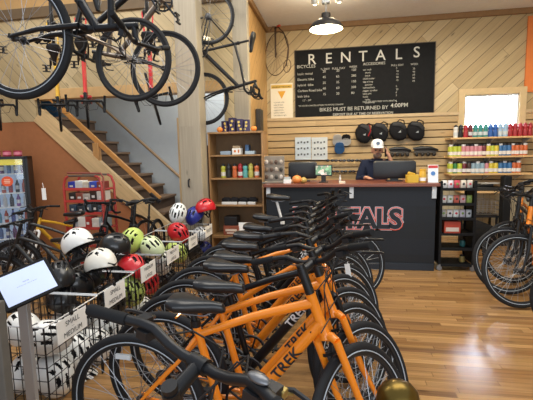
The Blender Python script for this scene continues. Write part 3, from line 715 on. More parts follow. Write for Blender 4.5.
def hub_mesh():
    mb = MB(); mb.lathe([(.009, -.055), (.012, -.05), (.012, -.045), (.025, -.035), (.025, -.03), (.014, -.026), (.014, .026), (.025, .03), (.025, .035), (.012, .045), (.009, .055)], 14, axis='Y')
    return mb.mesh('hub', mat('#3a3b3e', .4, .6))
def add_wheel(parent, name, x, z, r=RW, fat=.021, knob=False, stripe=True, mtx=None, refl=False, rimm=None, disc=False):
    rimm = rimm or mat('#26272a', .4, .3)
    T_ = (mtx or Matrix.Identity(4)) @ TR(x, 0, z)
    o = link(name, cached(('tyre', r, fat, knob), lambda: tyre_mesh(r, fat, knob)), parent, T_)
    if stripe: link('reflective_stripe', cached(('st', r, fat), lambda: stripe_mesh(r, fat)), o)
    link('rim', cached(('rim', r, fat, rimm.name), lambda: rim_mesh(r, fat, rimm)), o)
    link('spokes', cached(('sp', r, fat), lambda: spokes_mesh(r, fat)), o)
    link('hub', cached('hub', hub_mesh), o)
    if refl:
        a = 1.75
        link('wheel_reflector', cached('wr', lambda: MB().box((0, 0, 0), (.075, .012, .022)).mesh('r', mat('#cfd6da', .3))), o, RY(-.0) @ TR((r-.10)*math.cos(a), -.02, (r-.10)*math.sin(a)))
    if disc: link('brake_disc', cached('disc', lambda: MB().ring(.068, .006, 30, 5, (0, .03, 0)).mesh('d', STEEL)), o)
    return o
AX = 1.04     # front axle x
def steerx(z): return 1.005 - .344*(z-.35)
FP = dict(bb=Vector((.43, 0, .29)), st=Vector((.305, 0, .765)), ht=Vector((steerx(.92), 0, .92)), hb=Vector((steerx(.775), 0, .775)), ra=Vector((0, 0, .35)))
def frame_mesh(m, low):
    mb = MB(); bb, st, ht, hb, ra = (FP[k] for k in ('bb', 'st', 'ht', 'hb', 'ra'))
    ax = (ht-hb).normalized()
    mb.tube([hb-ax*.012, hb, ht, ht+ax*.01], [.024, .0225, .021, .024], 14)
    dt = hb+ax*.035
    mb.tube([bb, bb.lerp(dt, .15), dt], [.026, .0275, .0245], 14)
    tt0 = bb.lerp(st, .90 if not low else .62); tt1 = ht-ax*.03
    midp = tt0.lerp(tt1, .5)+Vector((0, 0, .012))
    mb.tube([tt0, midp, tt1], [.0165, .018, .021], 12)
    mb.tube([bb, st], .0175, 12)
    mb.lathe([(.024, -.036), (.024, .036)], 14, bb, 'Y')
    for s in (-1, 1):
        mb.tube([bb+Vector((-.02, s*.022, 0)), bb+Vector((-.12, s*.042, 0.005)), ra+Vector((0.01, s*.062, 0))], [.011, .0105, .008], 8)
        mb.tube([tt0+Vector((-.008, s*.016, -.01)), tt0+Vector((-.08, s*.045, -.11)), ra+Vector((0, s*.062, 0.005))], [.0095, .009, .007], 8)
        mb.box(ra+Vector((.005, s*.062, 0)), (.035, .006, .04))
    mb.tube([ra+Vector((.285*.31, -.04, .335)), ra+Vector((.285*.31, .04, .335))], .006, 6)
    return mb.mesh('frame', m)
def lettering_mesh(s, size, m, r=.0292):
    bb, hb, ht = FP['bb'], FP['hb'], FP['ht']; dt = hb+(ht-hb).normalized()*.035
    d = (dt-bb).normalized(); up = Vector((-d.z, 0, d.x)); mb = MB()
    for side in (-1, 1):
        def fn(v, side=side):
            a = (v.y-size*.36)/r + .05
            c = bb + d*((.44+v.x) if side < 0 else (.44-v.x))
            return c + up*(math.sin(a)*r) + Vector((0, side*math.cos(a)*r, 0))
        add_text(mb, s, size, Matrix.Identity(4), 'CENTER', .0016, 1.05, fn)
    return mb.mesh('lettering', m, smooth=False)
def fork_mesh(m, dia=False):
    mb = MB(); hb, ht = FP['hb'], FP['ht']; ax = (ht-hb).normalized(); ra = Vector((AX, 0, .35))
    cr = hb-ax*.03
    mb.tube([hb-ax*.01, cr], [.022, .026], 12)
    mb.tube([cr+Vector((0, -.052, -.012)), cr+Vector((0, -.03, .004)), cr+Vector((0, .03, .004)), cr+Vector((0, .052, -.012))], [.017, .019, .019, .017], 10)
    for s in (-1, 1):
        a = cr+Vector((0, s*.052, -.012))
        mb.tube([a, a.lerp(ra+Vector((-.02, s*.058, 0)), .6)+Vector((-.004, 0, 0)), ra+Vector((0, s*.06, 0))], [.017, .0145, .0095], 10)
        mb.box(ra+Vector((0, s*.06, 0)), (.026, .006, .034))
    return mb.mesh('fork', m)
def saddle_mesh(wide=1.0):
    mb = MB(); w_ = wide
    mb.loft([(-.135, 0, .012, .035*w_, .012, .02), (-.125, 0, .01, .07*w_, .028, .03), (-.08, 0, .006, .086*w_, .036, .035), (-.03, 0, 0, .068*w_, .034, .032), (.03, 0, -.004, .04*w_, .032, .03), (.09, 0, -.004, .026, .03, .026), (.135, 0, -.006, .021, .026, .022), (.148, 0, -.01, .01, .012, .012)], 18)
    return mb.mesh('saddle', mat('#17181b', .33, coat=.15))
def rails_mesh():
    mb = MB()
    for s in (-1, 1): mb.tube([(-.09, s*.03, -.015), (-.06, s*.022, -.042), (.05, s*.022, -.042), (.1, s*.01, -.02)], .0035, 6)
    return mb.mesh('saddle_rails', STEEL)
def bar_mesh(kind):
    mb = MB()
    if kind == 'riser':
        h = [(0, 0, 0), (0, .05, 0), (-.004, .09, .01), (-.008, .14, .032), (-.016, .18, .035), (-.055, .31, .03)]
    elif kind == 'sweep':
        h = [(0, 0, 0), (.0, .05, 0), (.01, .10, .02), (.0, .16, .045), (-.04, .22, .05), (-.12, .31, .045)]
    elif kind == 'drop':
        h = [(0, 0, 0), (0, .12, 0), (0, .175, 0), (.03, .195, 0), (.075, .2, -.005), (.098, .203, -.035), (.095, .206, -.075), (.06, .21, -.11), (.01, .212, -.122), (-.04, .213, -.122)]
    else: h = [(0, 0, 0), (0, .12, 0), (-.025, .29, .004)]
    pts = [(x, -y, z) for x, y, z in h[:0:-1]] + h
    mb.tube(pts, .0125 if kind != 'drop' else .0145, 10); return mb.mesh('handlebar', BLACKM if kind == 'drop' else mat('#1a1b1e', .4, .2))
def grip_mesh(kind, s):
    mb = MB()
    if kind == 'drop': 
        mb.tube([(.05, s*.198, 0.004), (.085, s*.2, .01), (.115, s*.2, .045), (.105, s*.2, .06)], [.015, .019, .016, .011], 10)
    else:
        e = {'riser': ((-.028, .215, .034), (-.057, .325, .03)), 'sweep': ((-.05, .232, .05), (-.125, .335, .045)), 'flat': ((-.01, .18, .002), (-.026, .3, .004))}[kind]
        a, b = [Vector((x, s*y, z)) for x, y, z in e]
        mb.tube([a, a.lerp(b, .05), a.lerp(b, .5), a.lerp(b, .92), b], [.0145, .0155, .0145, .016, .0145], 12)
    return mb.mesh('grip', mat('#1d1e20', .8, spec=.25))
def lever_mesh(kind, s):
    mb = MB()
    if kind == 'drop':
        mb.tube([(.11, s*.2, .03), (.125, s*.2, .0), (.12, s*.2, -.05), (.1, s*.2, -.085)], [.007, .008, .006, .005], 6)
    else:
        y0 = .19 if kind != 'flat' else .16; z0 = {'riser': .034, 'sweep': .05, 'flat': .0}[kind]
        mb.box((.0, s*y0, z0-.008), (.035, .03, .028)); mb.box((-.01, s*(y0-.03), z0-.02), (.04, .035, .022))
        mb.tube([(.02, s*y0, z0-.01), (.05, s*(y0+.02), z0-.02), (.045, s*(y0+.1), z0-.03), (.04, s*(y0+.12), z0-.035)], [.006, .006, .005, .005], 6)
    return mb.mesh('brake_lever', mat('#2a2b2e', .4, .4))
def stem_mesh():
    mb = MB(); ht = FP['ht']; ax = (ht-FP['hb']).normalized()
    mb.tube([ht+ax*.005, ht+ax*.12], .0195, 12); c = ht+ax*.105
    mb.tube([c, BARC], [.019, .016], 10); mb.lathe([(.019, -.022), (.019, .022)], 12, BARC, 'Y'); mb.tube([ht+ax*.115, ht+ax*.135], .017, 12)
    return mb.mesh('stem', mat('#16171a', .4, .2))
_ax = (FP['ht']-FP['hb']).normalized()
BARC = FP['ht']+_ax*.105+Vector((.075, 0, .035))
def crank_mesh():
    mb = MB(); bb = FP['bb']
    for k, rr in enumerate((.088,)):
        mb.lathe([(rr, -.052), (rr, -.048), (rr-.012, -.047), (rr-.012, -.053), (rr, -.052)], 36, bb, 'Y')
    for i in range(5): a = 2*PI*i/5; mb.tube([bb+Vector((0, -.05, 0)), bb+Vector((.08*math.cos(a), -.05, .08*math.sin(a)))], .006, 6)
    a = .55; d = Vector((math.cos(a), 0, -math.sin(a)))
    mb.tube([bb+Vector((0, -.06, 0)), bb+d*.17+Vector((0, -.07, 0))], [.013, .009], 8); mb.tube([bb+Vector((0, .06, 0)), bb-d*.17+Vector((0, .07, 0))], [.013, .009], 8)
    mb.tube([bb+Vector((0, -.062, 0)), bb+Vector((0, .062, 0))], .009, 8)
    return mb.mesh('crankset', mat('#33353a', .4, .5))
def pedal_mesh(s):
    a = .55; d = Vector((math.cos(a), 0, -math.sin(a)))*(.17 if s < 0 else -.17); c = FP['bb']+d+Vector((0, s*.12, 0))
    mb = MB(); mb.box(c, (.085, .03, .014)); mb.box(c+Vector((.04, 0, 0)), (.012, .09, .022)); mb.box(c-Vector((.04, 0, 0)), (.012, .09, .022)); mb.tube([c-Vector((0, s*.055, 0)), c+Vector((0, s*.045, 0))], .006, 6)
    return mb.mesh('pedal', mat('#1d1e20', .6))
def chain_mesh():
    mb = MB(); bb = FP['bb']; y = -.05; pts = []
    for i in range(9): a = -PI/2+PI*i/8; pts.append(bb+Vector((.09*math.cos(a), y, .09*math.sin(a))))
    for i in range(7): a = PI/2+PI*i/6; pts.append(Vector((.035*math.cos(a), y+.005, .35+.035*math.sin(a))))
    mb.tube(pts, .0045, 4, True); mb.lathe([(.045, -.038), (.045, -.034), (.02, -.03), (.035, -.052), (.02, -.055)], 20, (0, 0, .35), 'Y')
    mb.tube([(.02, -.06, .30), (.03, -.062, .27), (.045, -.06, .2)], [.01, .012, .01], 6)
    return mb.mesh('chain', mat('#57585a', .4, .8))
def cable_mesh(kind):
    mb = MB(); b = BARC; ht = FP['ht']
    for s, dx in ((1, .10), (-1, .08)):
        z0 = -.02
        mb.tube([b+Vector((0.01, s*.15, z0+.02)), b+Vector((dx, s*.12, z0+.01)), b+Vector((dx+.02, s*.03, -.03)), b+Vector((.02, -s*.02, -.12)), FP['hb']+Vector((.03, -s*.02, .05)), FP['hb']+Vector((-.05, -s*.028, .0))], .0028, 5)
    mb.tube([b+Vector((.01, -.12, 0)), b+Vector((.1, -.06, .0)), b+Vector((.06, .01, -.1)), FP['hb']+Vector((.05, .03, .0)), FP['hb']+Vector((.04, .045, -.05))], .0028, 5)
    return mb.mesh('brake_cables', mat('#141416', .5))
def brake_mesh():
    mb = MB(); c = FP['hb']-_ax*.06
    for s in (-1, 1): mb.tube([c+Vector((.045, s*.035, -.06)), c+Vector((.05, s*.034, -.01)), c+Vector((.045, s*.015, .02))], .006, 6)
    for s in (-1, 1): mb.box(c+Vector((.02, s*.026, -.045)), (.05, .012, .012))
    return mb.mesh('front_brake', mat('#222326', .4, .4))
def kick_mesh():
    return MB().tube([(.30, .05, .29), (.27, .13, .16), (.25, .19, .012)], [.008, .007, .007], 6).mesh('kickstand', mat('#222', .4) if False else BLACK)

def make_bike(name, label, cat='bicycle', group=None, mtx=None, frame=ORANGE, fork=None, steer=0, bar='riser', text='TREK', textm=None, saddle_h=.93,
              r=RW, fat=.021, knob=False, stripe=True, post=None, refl=False, low=False, full=True, wide=1.0, rim=None, kick=True, disc=False):
    t = thing(name, label, cat, group=group, mtx=mtx)
    fo = link('frame', cached(('frame', frame.name, low), lambda: frame_mesh(frame, low)), t)
    if text:
        tm = textm or mat('#20242a', .4)
        link('frame_lettering', cached(('lt', text, tm.name), lambda: lettering_mesh(text, .068, tm)), fo)
    S = TR(*FP['hb']) @ Matrix.Rotation(steer, 4, _ax) @ TR(*(-FP['hb']))
    fk = fork or frame
    link('fork', cached(('fork', fk.name), lambda: fork_mesh(fk)), t, S)
    add_wheel(t, 'front_wheel', AX, .35, r, fat, knob, stripe, S, rimm=rim, disc=disc)
    add_wheel(t, 'rear_wheel', 0, .35, r, fat, knob, stripe, None, refl, rimm=rim, disc=disc)
    link('stem', cached('stem', stem_mesh), t, S)
    hbm = S @ TR(*BARC)
    hb = link('handlebar', cached(('bar', bar), lambda: bar_mesh(bar)), t, hbm)
    for s in (-1, 1):
        link('brake_hood' if bar == 'drop' else 'grip', cached(('grip', bar, s), lambda: grip_mesh(bar, s)), hb)
        link('brake_lever', cached(('lev', bar, s), lambda: lever_mesh(bar, s)), hb)
    link('brake_cables', cached('cab', lambda: cable_mesh(bar)), t, S)
    st = FP['st']; d = (st-FP['bb']).normalized(); sp = st + d*((saddle_h-.045-st.z)/d.z)
    pm = post or mat('#1c1d20', .35, .3)
    so = link('seatpost', cached(('spost', saddle_h, pm.name), lambda: MB().tube([st-d*.02, sp], .0138, 10).lathe([(.023, 0), (.023, .03)], 12, st-Vector((0, 0, .012))).mesh('sp', pm)), t)
    sa = link('saddle', cached(('sad', wide), lambda: saddle_mesh(wide)), t, TR(sp.x+.015, 0, saddle_h) @ RY(R(2)) @ Matrix.Scale(.9, 4))
    link('saddle_rails', cached('rails', rails_mesh), sa)
    link('crankset', cached('crank', crank_mesh), t); 
    for s in (-1, 1): link('pedal', cached(('ped', s), lambda: pedal_mesh(s)), t)
    link('chain', cached('chain', chain_mesh), t)
    if full:
        link('front_brake', cached('fbr', brake_mesh), t, S)
        if kick: link('kickstand', cached('kick', kick_mesh), t)
    return t, S
def ground_mtx(rear, front, lean=0, z=0):
    a = math.atan2(front[1]-rear[1], front[0]-rear[0])
    return TR(rear[0], rear[1], z) @ RZ(a) @ RX(lean)

BLK = mat('#111216', .35, coat=.15, spec=.35); WTXT = mat('#e8e8e8', .5)
row = [((-.90, 1.60), (.13, 1.56), ORANGE, 'orange hybrid bicycle at the near end of the long rental row', 42),
       ((-.87, 1.86), (.15, 1.79), ORANGE, 'orange hybrid bicycle standing second from the near end of the row', 42),
       ((-.90, 2.13), (.13, 2.04), BLK, 'black bicycle with white lettering between orange ones in the row', 44),
       ((-.93, 2.39), (.11, 2.29), ORANGE, 'orange bicycle fourth from the near end, right after the black one', 40),
       ((-.95, 2.68), (.08, 2.55), ORANGE, 'orange bicycle fifth from the near end, ahead of the dark ones', 42),
       ((-.95, 3.00), (.08, 2.83), BLK, 'black bicycle in the far half of the row, nearest of its three', 38),
       ((-.95, 3.36), (.07, 3.14), BLK, 'black bicycle in the far half of the row, middle of its three', 40),
       ((-.93, 3.72), (.09, 3.47), BLK, 'black bicycle ending the row closest to the service counter', 40)]
for i, (a, b, fm_, lab, stx) in enumerate(row):
    b_ = make_bike('bicycle', lab, 'bicycle', 'rental bicycles in the long row', ground_mtx((a[0]-.01, a[1]), (b[0]-.035, b[1]), R(0)), fm_, steer=R(stx+16), bar=['riser', 'riser', 'sweep', 'riser', 'sweep', 'riser', 'riser', 'sweep'][i],
              textm=WTXT if fm_ is BLK else None, saddle_h=[.85, .85, .87, .85, .86, .86, .86, .89][i], refl=(i == 0), low=(i in (3,)), wide=[1.05, 1.0, 1.1, 1.0, 1.1, 1, 1, 1][i])
# behind the row: bicycle with a white seatpost
make_bike('bicycle', 'dark bicycle with a white seatpost behind the far end of the row', 'bicycle', None, ground_mtx((-.86, 4.12), (.16, 4.02)), BLK, steer=R(30), saddle_h=1.03, post=WHITE, text=None)
# nearest bicycle: only its handlebar is in view
bc = at(198, 371, Z=.985); hd = R(65)
Rm_ = RZ(hd) @ RX(R(8)); bc = at(199, 364, Z=(Rm_ @ BARC).z)
b0, S0 = make_bike('bicycle', 'nearest bicycle, its black riser handlebar crossing the bottom of the view', 'bicycle', None, TR(*(bc-(Rm_ @ BARC))) @ Rm_, ORANGE, bar='riser', saddle_h=.9)
hbo = [c for c in b0.children if c.name.startswith('handlebar')][0]
part('gear_shifter', MB().ball((0, 0, 0), (.014, .026, .009), 16, 8), mat('#77787b', .4, .7), hbo, TR(-.012, -.165, .052))
part('shifter_clamp', MB().box((0, 0, 0), (.02, .02, .02)).tube([(0, 0, 0), (.03, -.01, -.015)], .005, 6), mat('#b09a5c', .35, .7), hbo, TR(.02, -.20, .02), bevel=.003)
# brass dome at the bottom edge
bp_ = at(398, 401, Z=.93)
bd_ = thing('bicycle_bell', 'large brass bell dome at the bottom edge in front of the nearest wheel', 'bell', tuple(bp_))
part('dome', MB().lathe([(.036, -.012), (.038, 0), (.034, .018), (.022, .031), (.008, .036), (.0001, .037)], 32), mat('#6e5a2c', .3, .95, noise=.3), bd_, RX(R(-25)) @ Matrix.Scale(1.3, 4))
part('striker', MB().tube([(0, .035, -.01), (.0, .05, 0), (0, .045, .018)], .004, 6), BLACK, bd_)
part('mounting_post', MB().tube([(0, 0, -.01), (0, .0, -.3), (0.03, -.05, -.93)], .012, 8), BLACK, bd_)

# right hand bicycles
RB = [((2.30, 4.83), (1.70, 3.98), ORANGE, 'orange bicycle at the right edge, wheel nearest to the camera', -48, 'riser'),
      ((2.34, 5.20), (1.74, 4.34), BLK, 'black bicycle standing second in the right hand group', -52, 'sweep'),
      ((2.50, 5.58), (1.93, 4.72), ORANGE, 'orange bicycle farthest back in the right hand group', -42, 'riser'),
      ((2.76, 2.78), (1.72+.46, 3.03), BLK, 'bicycle nearest the camera on the right, only its tyre edge showing', 0, 'riser')]
for a, b, fm_, lab, stx, br in RB:
    make_bike('bicycle', lab, 'bicycle', None, ground_mtx(a, b), fm_, fork=BLK, steer=R(stx), bar=br, saddle_h=.92)

# hanging bicycles
def hung(P, kind, ang, anchor='front'):
    s, c = math.sin(ang), math.cos(ang)
    if kind == 'L': f, u = Vector((s, 0, -c)), Vector((c, 0, s))       # wheels to the left
    elif kind == 'R': f, u = Vector((-s, 0, -c)), Vector((-c, 0, s))
    else:                                                              # facing the room
        az = math.atan2(P[0], P[1])*.97; h = Vector((-math.sin(az), -math.cos(az), 0))
        f, u = -h*s - Vector((0, 0, c)), h*c - Vector((0, 0, s))
    y = u.cross(f); m = Matrix.Identity(4)
    for i in range(3): m[i][0] = f[i]; m[i][1] = y[i]; m[i][2] = u[i]
    m.translation = Vector(P) - f*AX - u*.35
    return m
GUN = mat('#6c6259', .35, .5)
def hook(t, m):
    p = m.inverted()
    rear = Vector((0, 0, .35)); top = rear + Vector((-RW+.02, 0, 0))
    d = (p.to_3x3() @ Vector((0, 0, 1)))
    link('ceiling_hook', MB().tube([top+d*.06+Vector((0, .03, 0)), top+Vector((0.02, .02, 0)), top+Vector((.03, 0, 0)), top+Vector((0, -.02, 0)), top+d*.1, top+d*1.3], .006, 6).mesh('hook', STEEL), t)
m_ = hung(at(19, 39, Y=2.13), 'L', R(-20))
t, _ = make_bike('hanging_bicycle', 'large black bicycle hanging nose down, nearest of the hanging ones', 'bicycle', 'bicycles hanging from the ceiling', m_, BLK, r=.345, steer=0, saddle_h=.93, fat=.022, kick=False); hook(t, m_)
m_ = hung(at(133, 60, Y=3.25), 'R', R(5))
t, _ = make_bike('hanging_bicycle', 'hanging bicycle with bronze fork and slick tyre, middle of the three near ones', 'bicycle', 'bicycles hanging from the ceiling', m_, BLK, fork=mat('#8d7f70', .35, .5), stripe=False, bar='drop', text=None, fat=.019, kick=False); hook(t, m_)
m_ = hung(at(165, 69, Y=3.62), 'R', R(-6))
t, _ = make_bike('hanging_bicycle', 'hanging bicycle with grey down tube in front of the wooden post', 'bicycle', 'bicycles hanging from the ceiling', m_, GUN, fork=BLK, stripe=False, bar='flat', text=None, fat=.017, kick=False); hook(t, m_)
m_ = hung(at(204, 99, Y=5.25), 'L', R(-6))
t, _ = make_bike('hanging_bicycle', 'dark bicycle hung nose down on the diagonal boards above the bookcase', 'bicycle', 'bicycles hanging from the ceiling', m_, BLK, stripe=False, bar='drop', text=None, fat=.018, kick=False, saddle_h=.95); hook(t, m_)
for px, py, c_, lab, ya in ((59, 131, '#e2b53c', 'yellow road bicycle hung vertically on the loft wall with drop bars', 4.95), (86.5, 128, '#d23a3a', 'red road bicycle hung vertically beside the yellow one', 4.95), (152, 125, '#c42f38', 'red road bicycle hung vertically next to the wooden post', 5.0), (-2, 130, '#2a2c30', 'black road bicycle hung vertically at the far left edge', 4.9)):
    q = at(px, py, Y=ya); m_ = hung((q.x, ya+.05, q.z+.335), 'F', R(20))
    t, _ = make_bike('hanging_bicycle', lab, 'bicycle', 'road bicycles hung against the loft wall', m_, mat(c_, .3, coat=.5), fork=BLK if c_ != '#d23a3a' else None, stripe=False, bar='drop', text=None, fat=.015, steer=R(14) if px == 152 else 0, kick=False, full=True,
                     post=mat('#4a78a8', .4) if px == 59 else None); hook(t, m_)

# ================================================================== HELMETS AND WIRE BASKETS
def helmet_mesh(col, col2=None):
    mb = MB(); nu, nv = 80, 40; a, b, h = .142, .108, .135
    def P(i, j, k=1.0):
        ph = 2*PI*i/nu; th = (PI*.60)*j/nv
        x = math.sin(th)*math.cos(ph); y = math.sin(th)*math.sin(ph); z = math.cos(th)
        zz = z*h if z > 0 else z*h*.9
        drop = .018*max(0, -x)*(th/(PI*.6))**3
        return Vector((x*a*(1+.05*x)*k, y*b*k, (zz-drop)*k + (.0 if k == 1 else .004)))
    def vent(i, j):
        ph = 2*PI*(i+.5)/nu; th = (PI*.60)*(j+.5)/nv
        x = math.sin(th)*math.cos(ph); y = math.sin(th)*math.sin(ph); z = math.cos(th)
        if z < .10: return False
        ay = abs(y)
        if ay < .11: return .22 < x < .66 or -.55 < x < -.15
        if .30 < ay < .30+.17*max(.15, 1-abs(x-.28)*1.6): return -.05 < x < .62
        if .32 < ay < .45: return -.66 < x < -.28
        if .64 < ay < .79: return -.08 < x < .36 or -.46 < x < -.26
        return False
    idx = {}; vs = []
    for layer, k in ((0, 1.0), (1, .86)):
        for j in range(nv+1):
            for i in range(nu): idx[(layer, i, j)] = len(vs); vs.append(P(i, j, k))
    fo, fi, fr_ = [], [], []
    for j in range(nv):
        for i in range(nu):
            i2 = (i+1) % nu
            q = (idx[(0, i, j)], idx[(0, i, j+1)], idx[(0, i2, j+1)], idx[(0, i2, j)])
            if vent(i, j):
                continue
            fo.append(q)
            # walls round the vents
            for (di, dj, e) in ((1, 0, (idx[(0, i2, j)], idx[(0, i2, j+1)], idx[(1, i2, j+1)], idx[(1, i2, j)])), (-1, 0, (idx[(0, i, j+1)], idx[(0, i, j)], idx[(1, i, j)], idx[(1, i, j+1)])),
                                (0, 1, (idx[(0, i2, j+1)], idx[(0, i, j+1)], idx[(1, i, j+1)], idx[(1, i2, j+1)])), (0, -1, (idx[(0, i, j)], idx[(0, i2, j)], idx[(1, i2, j)], idx[(1, i, j)]))):
                jj = j+dj
                if jj == nv or (0 <= jj < nv and vent((i+di) % nu, jj)): fr_.append(e)
    for j in range(nv):
        for i in range(nu):
            i2 = (i+1) % nu; fi.append((idx[(1, i, j)], idx[(1, i2, j)], idx[(1, i2, j+1)], idx[(1, i, j+1)]))
    mb.v = [tuple(v) for v in vs]; mb.f = fo+fr_+fi; mb.m = [0]*len(fo)+[1]*(len(fr_)+len(fi))
    me = bpy.data.meshes.new('helmet_shell'); me.from_pydata(mb.v, [], mb.f)
    for m in (mat(col, .3, coat=.4), mat(col2 or '#151517', .8)): me.materials.append(m)
    me.polygons.foreach_set('material_index', mb.m)
    me.polygons.foreach_set('use_smooth', [x == 0 for x in mb.m]); me.update(); return me
def strap_mesh():
    mb = MB()
    for s in (-1, 1):
        for x in (-.05, .05): mb.tube([(x, s*.088, .0), (x*.6, s*.082, -.05), (0, s*.055, -.10), (0, s*.02, -.13)], .004, 5, flat=2)
    mb.tube([(0, -.02, -.13), (0, .02, -.13)], .007, 6); mb.tube([(-.115, -.05, -.02), (-.135, 0, -.045), (-.115, .05, -.02)], .008, 6); return mb.mesh('strap', BLACKM)
HELMETS = []
def helmet(p, rot, col, label, s=1.0, group=None, inner=None):
    t = thing('bike_helmet', label, 'helmet', group=group, mtx=TR(*p) @ Euler([R(a) for a in rot], 'XYZ').to_matrix().to_4x4() @ Matrix.Scale(s, 4))
    link('shell', cached(('hel', col, inner), lambda: helmet_mesh(col, inner)), t)
    link('strap', cached('strap', strap_mesh), t)
    return t
WH, GR, RD, BU, BK = '#f0f0ec', '#c6da74', '#c9232c', '#26338c', '#1c1d20'
XF = -1.60   # front plane of the baskets
def basket(y0, y1, k):
    zt = .557+.007*k; xb, xf = XF-.56, XF
    t = thing('wire_helmet_basket', ['black wire basket nearest the tablet kiosk, full of white helmets', 'wire basket second from the tablet kiosk holding white helmets', 'wire basket third from the kiosk with green and red helmets',
        'wire basket fourth from the kiosk with green and white helmets', 'wire basket fifth from the kiosk with a red helmet', 'farthest wire basket, beside the wooden bookcase, with blue helmets'][k], 'basket', (xf, y0, 0), group='wire helmet baskets along the rental row')
    W_ = y1-y0-.006; D_ = xb-xf
    def grid(A, B, name, m=BLACK, sx=.058, sz=.078):
        g = MB(); A = Vector(A); B = Vector(B); L_ = (B-A).length; n_ = max(2, round(L_/sx)); z0, z1 = .08, zt
        for i in range(n_+1): q = A.lerp(B, i/n_); g.tube([q+Vector((0, 0, z0)), q+Vector((0, 0, z1))], .0027 if 0 < i < n_ else .0045, 5)
        nz_ = round((z1-z0)/sz)
        for j in range(nz_): z_ = z0+(z1-z0)*j/nz_; g.tube([A+Vector((0, 0, z_)), B+Vector((0, 0, z_))], .0027, 5)
        return part(name, g, m, t)
    grid((0, 0, 0), (0, W_, 0), 'front_grid'); grid((D_, 0, 0), (D_, W_, 0), 'back_grid')
    grid((0, 0.002, 0), (D_, 0.002, 0), 'side_grid'); grid((0, W_, 0), (D_, W_, 0), 'side_grid')
    b_ = MB()
    for i in range(7): b_.tube([(D_*i/6, 0, .08), (D_*i/6, W_, .08)], .003, 5)
    for i in range(5): b_.tube([(0, W_*i/4, .08), (D_, W_*i/4, .08)], .003, 5)
    part('bottom_grid', b_, BLACK, t)
    part('top_rim', MB().tube([(0, 0, zt), (0, W_, zt), (D_, W_, zt), (D_, 0, zt)], .0048, 6, True), WIREW if k < 2 or k > 3 else mat('#8b8e92', .4, .6), t)
    for x in (0, D_):
        for y in (0.004, W_-.004): part('foot', MB().tube([(x, y, 0), (x, y, .09)], .006, 6), BLACK, t)
    return zt
BY = [y*1.23 for y in (1.52, 1.94, 2.35, 2.76, 3.18, 3.62, 3.99)]
ZT = [basket(BY[k], BY[k+1], k) for k in range(6)]
def sign(yc, zt, w_, h_, lines, lab, k):
    t = thing('size_sign', lab, 'sign', (XF+.008, yc, zt-.01), group='white size signs clipped to the wire baskets')
    part('card', MB().bx(0, .003, -w_/2, w_/2, -h_, .0), PAPER, t)
    g = MB(); FM = TR(.0055, 0, 0) @ RZ(PI/2) @ RX(PI/2)
    n_ = len(lines)
    for i, (s_, sz) in enumerate(lines): add_text(g, s_, sz, TR(0, 0, -h_*(.38, .56, .86)[i]) @ FM if n_ > 1 else TR(0, 0, -h_*.6) @ FM, 'CENTER', 0)
    part('lettering', g, INK, t, smooth=False)
    part('clip', MB().bx(-.006, .005, -.012, .012, -.006, .02), BLACK, t)
SM = [('SMALL', .046), ('—', .024), ('MEDIUM', .046)]
SM2 = [('MEDIUM', .042), ('—', .024), ('LARGE', .042)]
sign(2.097, ZT[0]+.0, 0.277, .138, SM, 'sign reading small to medium on the basket nearest the kiosk', 0)
sign(2.583, ZT[1]+.01, 0.271, .138, SM, 'sign reading small to medium on the second basket from the kiosk', 1)
sign(3.112, ZT[2]+.02, 0.271, .138, SM2, 'white size sign in front of the red and green helmets', 2)
sign(3.641, ZT[3]+.02, 0.295, .138, SM2, 'white size sign on the fourth basket by the pale green helmets', 3)
sign(4.207, ZT[4]+.02, 0.271, .138, SM2, 'white size sign on the fifth basket below the blue helmet', 4)
sign(4.772, ZT[5]+.02, 0.271, .138, [('YOUTH', .058)], 'farthest white size sign, nearest the wooden bookcase', 5)
# helmets on top of the baskets, placed where the photograph shows them
def hx(px, py, X): return tuple(at(px, py, X=X))
helmet(hx(78, 243, -1.97), (10, 30, 192), WH, 'white helmet with black vents lying on top of the nearest basket, farther left one', .88)
helmet(hx(101, 264, -1.76), (12, 20, 172), '#e9e5da', 'cream helmet tipped toward the camera on top of the second basket', .92)
helmet(hx(116, 247, -1.87), (10, -20, 215), '#17181b', 'black helmet with a white rim beside the cream helmet', .93, inner='#2a2a2c')
helmet(hx(132, 240, -1.94), (-20, 60, 240), GR, 'lime green helmet sitting on top of the third basket', .92)
helmet(hx(178, 213, -1.91), (-30, 62, 250), '#eef4f4', 'white helmet with oval vents on top of the fourth basket', .95)
helmet(hx(195, 216, -1.80), (5, 40, 240), BU, 'dark blue helmet resting between the white and red helmets', .95)
helmet(hx(206, 208, -1.66), (10, 10, 220), RD, 'red helmet on top of the farthest basket by the bookcase', .95)
